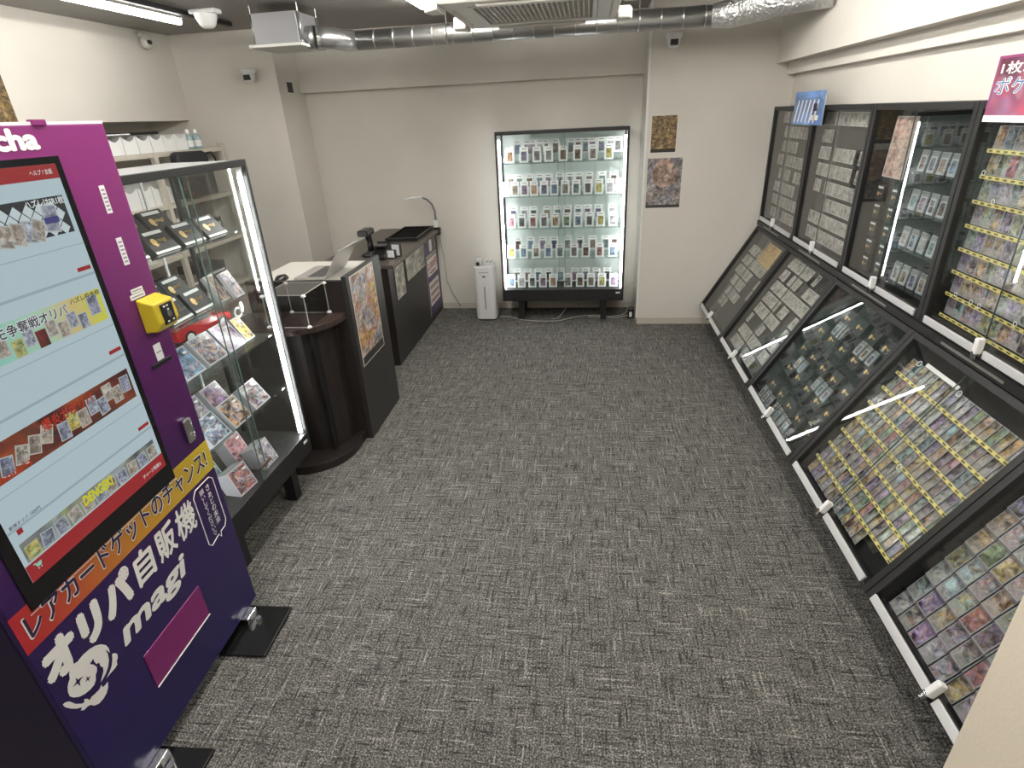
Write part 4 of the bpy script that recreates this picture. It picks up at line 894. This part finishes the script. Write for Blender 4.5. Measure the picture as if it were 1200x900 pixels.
# stickers, reader, slot, lock
for u0, u1, z0, z1 in ((0.750, 0.771, 1.692, 1.771), (0.747, 0.770, 1.537, 1.62)):
    s_ = MB().box(u0, u1, -0.0012, 0, z0, z1).build('notice_sticker', label_w, kio)
    for k in range(6): MB().box(u0 + 0.004, u1 - 0.004, -0.0018, -0.0012, z0 + 0.008 + k * (z1 - z0 - 0.012) / 6, z0 + 0.013 + k * (z1 - z0 - 0.012) / 6).build('print_line', mat('print_grey', (0.25, 0.25, 0.25), 0.5), s_)
for u0, u1, z0, z1 in ((0.735, 0.788, 1.448, 1.462), (0.724, 0.79, 1.430, 1.446), (0.748, 0.782, 1.214, 1.27)):
    s_ = MB().box(u0, u1, -0.0012, 0, z0, z1).build('notice_sticker', label_w, kio)
    MB().box(u0 + 0.005, u1 - 0.005, -0.0018, -0.0012, (z0 + z1) / 2 - 0.002, (z0 + z1) / 2 + 0.002).build('print_line', mat('print_grey', (0.25, 0.25, 0.25), 0.5), s_)
yl = mat('reader_yellow', (0.50, 0.38, 0.02), 0.4)
rd = MB().prism([(0.0, 1.428), (-0.055, 1.410), (-0.06, 1.345), (-0.045, 1.318), (0.0, 1.315)], 0.738, 0.838, plane='yz').build('card_reader', yl, kio, bevel=0.005)
MB().box(0.762, 0.818, -0.063, -0.055, 1.335, 1.403).build('reader_panel', blackp, rd, bevel=0.003)
MB().tube([(0.79, -0.0655, 1.367), (0.79, -0.063, 1.367)], 0.010, 16).build('reader_dial', mat('dial_grey', (0.1, 0.1, 0.1), 0.4), rd)
for u, z in ((0.775, 1.395), (0.79, 1.395), (0.777, 1.345), (0.803, 1.345), (0.79, 1.382)): MB().box(u - 0.004, u + 0.004, -0.0637, -0.063, z - 0.0025, z + 0.0025).build('reader_mark', white_ink, rd)
MB().box(0.712, 0.808, -0.006, 0.0, 1.198, 1.212).build('ticket_slot', blackp, kio, bevel=0.002)
lkp = MB().box(0.748, 0.785, -0.02, 0.0, 0.892, 0.984).build('handle_lock', chrome, kio, bevel=0.006)
MB().tube([(0.766, -0.023, 0.92), (0.766, -0.02, 0.92)], 0.009, 14).build('keyhole', mat('dull_metal', (0.3, 0.29, 0.27), 0.4, 0.6), lkp)

# ================================================================ COUNTERS
# far counter against the back wall
fc = thing('service_counter', 'dark counter with overhanging brown top against the back wall', 'counter', (-1.58, 4.29, 0))
MB().box(-0.54, 0.0, 0.0, 1.598, 0.0, 0.85).build('body', grey_wood, fc, bevel=0.003)
MB().box(-0.60, 0.06, -0.03, 1.60, 0.85, 0.88).build('worktop', counter_top_m, fc, bevel=0.004)
MB().box(-0.54, 0.004, -0.003, 0.0, 0.02, 0.85).build('end_panel', dark_wood, fc)
# near counter with standing front panel and rounded end shelf
nc = thing('reception_counter', 'dark brown reception counter with raised front panel and rounded end shelf', 'counter', (-1.40, 3.09, 0))
MB().box(-0.03, 0.0, 0.0, 0.585, 0.0, 1.095).build('front_panel', grey_wood, nc, bevel=0.002)
MB().box(-0.64, -0.03, 0.0, 0.03, 0.0, 1.073).build('end_panel', dark_wood, nc, bevel=0.002)
MB().box(-0.64, -0.03, 0.03, 0.585, 1.02, 1.055).build('worktop', mat('counter_white', (0.62, 0.60, 0.55), 0.35), nc, bevel=0.002)
MB().box(-0.60, -0.03, 0.03, 0.565, 0.0, 1.02).build('body', dark_wood, nc)
def rounded(r, yfront, xr):
    pts = [(-0.66, 0.0), (-0.66, yfront)]
    for i in range(13):
        a = -math.pi / 2 + (math.pi / 2) * i / 12
        pts.append((xr - r + r * math.cos(a), yfront + r + r * math.sin(a)))
    pts.append((xr, 0.0))
    return pts
MB().prism(rounded(0.30, -0.45, -0.045), 0.0, 0.055, plane='xy').build('end_plinth', dark_wood, nc, bevel=0.003)
MB().prism(rounded(0.27, -0.33, -0.035), 0.845, 0.88, plane='xy').build('end_shelf', wood_mat('end_shelf_wood', (0.030, 0.018, 0.014), (0.045, 0.028, 0.022), 0.3), nc, bevel=0.003)
MB().prism(rounded(0.2, -0.25, -0.10), 0.055, 0.845, plane='xy').build('end_body', dark_wood, nc)
MB().box(-0.16, -0.15, -0.245, 0.0, 0.06, 0.84).build('body_joint', blackp, nc)
# posters on the counters
def xposter(name, label, X, y0, y1, z0, z1, m): return poster(name, label, (X + 0.003, y0, z0), (0, 0, R(90)), y1 - y0, z1 - z0, m)
xposter('poster', 'colourful tall poster on the raised panel of the reception counter', -1.40, 3.135, 3.53, 0.50, 1.082, P3)
xposter('poster', 'narrow pale poster hanging near the end of the service counter', -1.578, 4.44, 4.68, 0.54, 0.83, P4)
xposter('poster', 'pale portrait poster, first of two side by side on the service counter', -1.578, 4.76, 5.05, 0.615, 0.838, art_mat('poster_pale_grey', [(0.52, 0.5, 0.44), (0.4, 0.38, 0.33), (0.58, 0.56, 0.5)], cells=4, border=(0.62, 0.6, 0.54), bw=(0.02, 0.02)))
xposter('poster', 'pale portrait poster, second of two side by side on the service counter', -1.578, 5.06, 5.34, 0.615, 0.838, P4)
pp = xposter('poster', 'purple price poster with white boxes on the service counter by the wall', -1.578, 5.37, 5.86, 0.07, 0.82, mat('poster_violet', (0.075, 0.045, 0.13), 0.4))
MB().box(0.04, 0.42, -0.001, 0, 0.40, 0.57).build('price_box', paper, pp); MB().box(0.04, 0.42, -0.001, 0, 0.10, 0.34).build('price_box', paper, pp)
MB().box(0.18, 0.28, -0.001, 0, 0.63, 0.74).build('phone_picture', paper, pp); MB().box(0.33, 0.43, -0.001, 0, 0.63, 0.74).build('coin_picture', mat('coin_print', (0.3, 0.24, 0.15), 0.4), pp)
MB().box(0.03, 0.43, -0.001, 0, 0.58, 0.61).build('poster_strip', mat('strip_gold', (0.45, 0.38, 0.25), 0.4), pp)
rink = mat('red_ink', (0.5, 0.06, 0.05), 0.5)
text_mb('2,000円', 0.06, 0.40, 0.46, 0.54, y=-0.0018, bold=0.02).build('lettering', rink, pp)
MB().box(0.12, 0.34, -0.0018, -0.001, 0.42, 0.435).build('lettering_line', rink, pp)
for z in (0.13, 0.20, 0.27): MB().box(0.07, 0.39, -0.0018, -0.001, z, z + 0.03).build('lettering_line', mat('pale_red_ink', (0.5, 0.25, 0.22), 0.5), pp)

# acrylic box on the end shelf
ab = thing('acrylic_box', 'clear acrylic cube with white corner joints on the rounded counter shelf', 'box', (-1.655, 2.95, 0.881))
aw, ad, ah = 0.12, 0.135, 0.19
for nm, b in (('pane', (-aw, aw, -ad, -ad + 0.003, 0, ah)), ('pane', (-aw, aw, ad - 0.003, ad, 0, ah)), ('pane', (-aw, -aw + 0.003, -ad, ad, 0, ah)), ('pane', (aw - 0.003, aw, -ad, ad, 0, ah)), ('pane', (-aw, aw, -ad, ad, ah - 0.003, ah))):
    MB().box(*b).build(nm, acryl, ab)
em_ = mat('acrylic_edge', (0.45, 0.45, 0.44), 0.3)
for sx in (-1, 1):
    for sy in (-1, 1):
        MB().box(sx * aw - 0.002, sx * aw + 0.002, sy * ad - 0.002, sy * ad + 0.002, 0, ah).build('edge', em_, ab)
        for z in (0.0, ah - 0.012): MB().lathe([(0.001, 0.014), (0.01, 0.012), (0.014, 0.005), (0.014, 0.0), (0.001, 0.0)], (sx * aw, sy * ad, z), 10).build('corner_joint', whitep, ab, smooth=True)
    MB().box(sx * aw - 0.002, sx * aw + 0.002, -ad, ad, ah - 0.004, ah).build('edge', em_, ab)
    MB().box(-aw, aw, sx * ad - 0.002, sx * ad + 0.002, ah - 0.004, ah).build('edge', em_, ab)
    MB().box(-aw, aw, sx * ad - 0.002, sx * ad + 0.002, 0, 0.004).build('edge', em_, ab)
# laptop
lp = thing('laptop', 'silver laptop with open lid on the reception counter', 'laptop', (-1.64, 3.30, 1.056))
silver = mat('laptop_silver', (0.45, 0.44, 0.42), 0.35, 0.5)
MB().box(-0.13, 0.07, -0.12, 0.19, 0, 0.014).build('base', silver, lp, bevel=0.003)
MB().box(-0.05, 0.05, -0.10, 0.17, 0.014, 0.016).build('keyboard', mat('keyboard_dark', (0.06, 0.06, 0.06), 0.5), lp)
ld = MB().box(-0.004, 0.004, -0.12, 0.19, 0, 0.19).build('lid', silver, lp, loc=(0.075, 0, 0.014), rot=(0, R(34), 0), bevel=0.002)
MB().box(-0.0052, -0.004, -0.112, 0.182, 0.01, 0.18).build('display', blackp, ld)
ms = MB().lathe([(0.001, 0.03), (0.025, 0.026), (0.035, 0.012), (0.036, 0.0), (0.001, 0.0)], (0, 0, 0), 16).build('computer_mouse', blackp, None, smooth=True, loc=(-1.86, 3.20, 1.056)); ms.scale = (1.0, 1.6, 1); tag(ms, 'black computer mouse beside the laptop', 'mouse')
# barcode scanner in its stand
bsn = thing('barcode_scanner', 'black barcode scanner resting in a stand on the service counter', 'scanner', (-1.83, 4.62, 0.881)); bsn.scale = (1.35, 1.35, 1.3)
MB().lathe([(0.001, 0.0), (0.055, 0.0), (0.055, 0.012), (0.02, 0.025), (0.016, 0.03)], (0, 0, 0), 18).build('stand_base', blackp, bsn, smooth=True)
MB().tube([(0, 0, 0.02), (0, 0.01, 0.10)], 0.013, 10).build('stand_stem', blackp, bsn, smooth=True)
MB().tube([(0.0, 0.03, 0.02), (0, 0.02, 0.09), (0, 0.0, 0.14)], [0.02, 0.018, 0.022], 12).build('grip', blackp, bsn, smooth=True)
MB().box(-0.035, 0.035, -0.09, 0.04, 0.135, 0.175).build('head', blackp, bsn, bevel=0.012)
MB().box(-0.028, 0.028, -0.092, -0.09, 0.142, 0.168).build('scan_window', mat('scan_window', (0.08, 0.08, 0.08), 0.1), bsn)
crd = thing('card_terminal', 'black payment terminal behind the reception counter panel', 'terminal', (-1.69, 4.52, 0.881)); crd.scale = (1.15, 1.2, 1.4)
MB().prism([(-0.09, 0.0), (0.07, 0.0), (0.07, 0.09), (-0.09, 0.03)], -0.05, 0.05, plane='yz').build('body', blackp, crd, bevel=0.008)
MB().box(-0.04, 0.04, -0.03, 0.04, 0.07, 0.078).build('keypad', mat('keypad_grey', (0.04, 0.04, 0.04), 0.3), crd)
for k in range(2):
    b = thing('label_box', ('white topped black box standing behind the other on the service counter' if k else 'white topped black box at the front edge of the service counter'), 'box', (-1.60 + 0.02 * k, 4.50 + 0.085 * k, 0.881), (R(0), 0, R(-12)), 'white topped boxes')
    MB().box(-0.035, 0.035, -0.02, 0.02, 0, 0.07 + 0.03 * k).build('case', blackp, b, bevel=0.003)
    MB().box(-0.034, 0.034, -0.0225, -0.02, 0.01, 0.068 + 0.03 * k).build('front_label', label_w, b)
ty = thing('display_tray', 'shallow black tray on the service counter by the wall', 'tray', (-1.735, 5.50, 0.881))
mb = MB(); mb.box(-0.16, 0.15, -0.30, 0.33, 0, 0.006); mb.box(-0.16, 0.15, -0.30, -0.285, 0.006, 0.03); mb.box(-0.16, 0.15, 0.315, 0.33, 0.006, 0.03); mb.box(-0.16, -0.145, -0.285, 0.315, 0.006, 0.03); mb.box(0.135, 0.15, -0.285, 0.315, 0.006, 0.03)
mb.build('rim', blackp, ty, bevel=0.002); MB().box(-0.144, 0.134, -0.284, 0.314, 0.006, 0.012).build('felt_mat', mat('tray_felt', (0.008, 0.008, 0.008), 0.9, spec=0.1), ty)
# clip lamp on the counter corner
lmp = thing('desk_lamp', 'slim grey gooseneck lamp with white head clamped at the counter corner', 'lamp', (-1.545, 5.80, 0.88))
mb = MB(); mb.box(-0.025, 0.034, -0.02, 0.02, 0.001, 0.02); mb.box(0.028, 0.036, -0.02, 0.02, -0.045, 0.02); mb.box(-0.02, 0.036, -0.02, 0.02, -0.055, -0.040); mb.build('clamp', blackp, lmp)
MB().box(-0.022, 0.022, -0.018, 0.018, 0.02, 0.09).build('socket', whitep, lmp, bevel=0.004)
MB().tube([(0, 0, 0.09), (0.0, 0, 0.18), (-0.02, -0.01, 0.25), (-0.06, -0.03, 0.30), (-0.11, -0.06, 0.325)], 0.009, 10).build('gooseneck', mat('neck_grey', (0.16, 0.16, 0.155), 0.4), lmp, smooth=True)
MB().tube([(-0.10, -0.055, 0.323), (-0.17, -0.10, 0.33), (-0.26, -0.16, 0.32)], [0.010, 0.013, 0.006], 10).build('lamp_head', whitep, lmp, smooth=True)
MB().tube([(0.02, -0.0, -0.03), (0.045, 0.01, -0.3), (0.05, 0.02, -0.55), (0.10, 0.06, -0.72), (0.17, 0.075, -0.86)], 0.004, 6).build('power_cord', mat('cord_grey', (0.25, 0.24, 0.22), 0.5), lmp, smooth=True)

# ================================================================ AIR PURIFIER AND CABLES
ap = thing('air_purifier', 'slim white tower air purifier beside the lit showcase', 'air purifier', (-1.02, 5.56, 0))
mb = MB(); k = 28
prof = []
for i in range(k):
    a = 2 * math.pi * i / k; c_, s_ = math.cos(a), math.sin(a)
    prof.append((0.108 * math.copysign(abs(c_) ** 0.45, c_), 0.10 * math.copysign(abs(s_) ** 0.45, s_)))
mb.prism(prof, 0.012, 0.56, plane='xy'); mb.build('body', mat('purifier_white', (0.70, 0.70, 0.69), 0.3), ap, bevel=0.012)
mb = MB(); mb.prism([(a * 0.93, b * 0.93) for a, b in prof], 0.0, 0.012, plane='xy'); mb.build('base', blackp, ap)
MB().prism([(-0.10, 0.56), (-0.02, 0.56), (-0.03, 0.625), (-0.085, 0.635)], -0.06, 0.05, plane='xz').build('water_tank', mat('tank_frost', (0.6, 0.6, 0.6), 0.2), ap, bevel=0.008)
MB().box(-0.075, -0.045, -0.062, -0.06, 0.565, 0.60).build('tank_window', blackp, ap)
MB().prism([(-0.07, 0.56), (0.06, 0.56), (0.06, 0.585), (-0.07, 0.60)], 0.0, 0.095, plane='yz').build('outlet', mat('purifier_white', (0.70, 0.70, 0.69), 0.3), ap)
for x in (0.02, 0.055): MB().prism([(-0.065, 0.5995), (0.055, 0.5855), (0.055, 0.5875), (-0.065, 0.6015)], x, x + 0.02, plane='yz').build('outlet_slot', blackp, ap)
MB().box(-0.006, 0.006, -0.1025, -0.09, 0.12, 0.36).build('level_window', mat('level_grey', (0.22, 0.22, 0.22), 0.3), ap, bevel=0.003)
MB().box(-0.05, 0.05, -0.102, -0.09, 0.50, 0.505).build('seam', mat('level_grey', (0.22, 0.22, 0.22), 0.3), ap)
MB().box(-0.015, 0.015, -0.102, -0.09, 0.455, 0.468).build('badge', blackp, ap)
cordm = mat('cord_pale', (0.42, 0.41, 0.38), 0.5)
def cord(name, pts, label, r=0.004):
    sp = []; P = [Vector(p) for p in pts]
    for i in range(len(P) - 1):
        p0, p1, p2, p3 = P[max(i - 1, 0)], P[i], P[i + 1], P[min(i + 2, len(P) - 1)]
        for q in range(6):
            t = q / 6; sp.append(0.5 * ((2 * p1) + (p2 - p0) * t + (2 * p0 - 5 * p1 + 4 * p2 - p3) * t * t + (3 * p1 - p0 - 3 * p2 + p3) * t ** 3))
    sp.append(P[-1]); o = MB().tube(sp, r, 6).build(name, cordm, None, smooth=True); return tag(o, label, 'cable')
cord('floor_cable', [(-0.90, 5.58, 0.006), (-0.78, 5.56, 0.006), (-0.6, 5.45, 0.006), (-0.3, 5.43, 0.006), (-0.1, 5.56, 0.006), (0.1, 5.60, 0.006), (0.3, 5.52, 0.006), (0.47, 5.62, 0.02)], 'pale cord running from the purifier along the floor under the showcase')
cord('floor_cable', [(-0.35, 5.50, 0.006), (-0.28, 5.54, 0.006), (-0.18, 5.70, 0.1), (-0.10, 5.80, 0.206)], 'short pale cord hanging down beneath the showcase')
cord('floor_cable', [(0.02, 5.56, 0.006), (0.25, 5.56, 0.006), (0.40, 5.56, 0.05), (0.43, 5.60, 0.2), (0.478, 5.66, 0.28)], 'pale cord looping up to the pillar side')
cord('floor_cable', [(0.36, 5.64, 0.26), (0.40, 5.60, 0.30), (0.478, 5.70, 0.33)], 'thin pale cord arching from showcase to pillar')
tp = thing('power_adapter', 'small black power adapter on the floor beside the pillar', 'adapter', (0.445, 5.56, 0))
MB().box(-0.03, 0.03, -0.05, 0.05, 0.0, 0.10).build('body', blackp, tp, bevel=0.006)
MB().box(-0.015, 0.012, -0.0515, -0.05, 0.02, 0.07).build('rating_label', label_w, tp)

# ================================================================ SHELF RACK AT THE LEFT
rk = thing('shelf_rack', 'cream slotted steel shelf rack in the recess behind the side showcase', 'rack', (-3.40, 3.30, 0))
RL, RD = 2.05, 0.42
for z in (0.12, 0.55, 0.97, 1.37, 1.765):
    MB().box(-RD, 0, 0, RL, z - 0.035, z).build('shelf_board', cream, rk, bevel=0.003)
for y in (0.0, 1.10, RL - 0.04):
    for x in (-RD - 0.004, -0.036):
        MB().box(x, x + 0.04, y, y + 0.04, 0, 1.80 if y != 1.10 else 1.765).build('upright', cream, rk)
bxm = mat('storage_white', (0.68, 0.68, 0.67), 0.4)
def store_box(Y, z, label, X=-3.447, w=0.142, h=0.125, grp='white storage boxes on the rack'):
    t = thing('storage_box', label, 'box', (X, Y, z), (0, 0, R(90)), grp)
    mb = MB(); mb.box(-w / 2, w / 2, 0.004, 0.30, 0, h - 0.045); mb.box(-w / 2, -w / 2 + 0.003, 0.004, 0.30, h - 0.045, h); mb.box(w / 2 - 0.003, w / 2, 0.004, 0.30, h - 0.045, h); mb.box(-w / 2, w / 2, 0.297, 0.30, h - 0.045, h)
    mb.build('body', bxm, t)
    n = 10; top = [(-w / 2 + w * i / n, h - 0.034 * math.sin(math.pi * i / n)) for i in range(n + 1)]
    MB().prism([(-w / 2, 0), (w / 2, 0)] + top[::-1], 0.0, 0.004).build('scooped_front', whitep, t)
for i in range(7):
    store_box(3.95 + i * 0.15, 1.766, 'white scooped storage box on the top rack shelf, %s from the bottles' % ORD[6 - i])
for i in range(6):
    store_box(3.95 + i * 0.15, 1.371, 'white scooped storage box on the second rack shelf, %s from the far wall' % ORD[5 - i], h=0.16, grp='white boxes on the second rack shelf')
for i, (Y, w_, h_, m) in enumerate(((4.05, 0.2, 0.26, whitep), (4.30, 0.16, 0.24, mat('binder_grey', (0.4, 0.42, 0.42), 0.4)), (4.50, 0.1, 0.27, whitep), (4.75, 0.22, 0.16, mat('carton_brown', (0.12, 0.10, 0.09), 0.6)), (5.02, 0.2, 0.2, blackp))):
    t = thing('stock_box', 'stock box on the middle rack shelf seen through the side showcase, %s from the kiosk' % ORD[i], 'box', (-3.45, Y, 0.971), (0, 0, R(90)), 'stock boxes on the rack')
    MB().box(-w_ / 2, w_ / 2, 0, 0.28, 0, h_).build('body', m, t, bevel=0.004); MB().box(-w_ / 2 + 0.02, w_ / 2 - 0.02, -0.001, 0, h_ * 0.6, h_ * 0.8).build('label_strip', label_w, t)
for i, (Y, w_, h_, m) in enumerate(((4.1, 0.25, 0.25, blackp), (4.45, 0.25, 0.2, mat('carton_brown', (0.12, 0.10, 0.09), 0.6)), (4.85, 0.3, 0.24, blackp))):
    t = thing('stock_box', 'dark stock box on the lower rack shelf, %s from the kiosk' % ORD[i], 'box', (-3.45, Y, 0.551), (0, 0, R(90)), 'dark stock boxes on the rack')
    MB().box(-w_ / 2, w_ / 2, 0, 0.28, 0, h_).build('body', m, t, bevel=0.004); MB().box(-w_ / 2 + 0.02, w_ / 2 - 0.02, -0.001, 0, h_ * 0.6, h_ * 0.7).build('label_strip', label_w, t)
for i, Y in enumerate((4.97, 5.08)):
    b = thing('spray_bottle', 'clear spray bottle with white cap on the rack, %s' % ('beside the white boxes' if i == 0 else 'beside the wall'), 'bottle', (-3.46, Y, 1.766), group='clear bottles on the rack')
    MB().lathe([(0.001, 0), (0.032, 0), (0.034, 0.01), (0.034, 0.085), (0.028, 0.105), (0.014, 0.118), (0.014, 0.125)], (0, 0, 0), 18).build('bottle_body', mat('bottle_teal', (0.30, 0.42, 0.43), 0.15), b, smooth=True)
    MB().lathe([(0.016, 0.125), (0.016, 0.15), (0.008, 0.16), (0.001, 0.161)], (0, 0, 0), 14).build('cap', whitep, b, smooth=True)
    MB().lathe([(0.0345, 0.02), (0.0345, 0.07)], (0, 0, 0), 18).build('bottle_label', label_w, b, smooth=True)
bg = thing('black_bag', 'black zip pouch lying at the rack edge under the top shelf', 'bag', (-3.33, 4.74, 1.635))
mb = MB(); mb.prism([(-0.20, 0.02), (-0.17, 0.0), (0.18, 0.0), (0.21, 0.03), (0.20, 0.10), (0.15, 0.12), (-0.16, 0.125), (-0.2, 0.10)], -0.05, 0.03, plane='yz'); mb.build('pouch', mat('bag_black', (0.02, 0.02, 0.022), 0.6), bg, bevel=0.02)
MB().box(0.031, 0.034, 0.09, 0.13, 0.02, 0.028).build('tag', label_w, bg)
MB().tube([(0, 0.19, 0.09), (0, 0.30, 0.10), (0, 0.34, 0.05), (0, 0.35, -0.05)], 0.008, 8).build('strap', blackp, bg, smooth=True)
MB().box(-0.05, 0.03, -0.22, 0.22, -0.238, 0.0).build('carton_below', deck_black, bg)
bf = thing('black_folder', 'flat black folder laid over the white boxes on the rack', 'folder', (-3.55, 4.28, 1.9))
MB().box(-0.10, 0.10, -0.42, 0.32, 0, 0.022).build('cover', blackp, bf, bevel=0.004); MB().box(0.1, 0.102, -0.42, 0.0, 0.004, 0.012).build('page_edge', paper, bf)
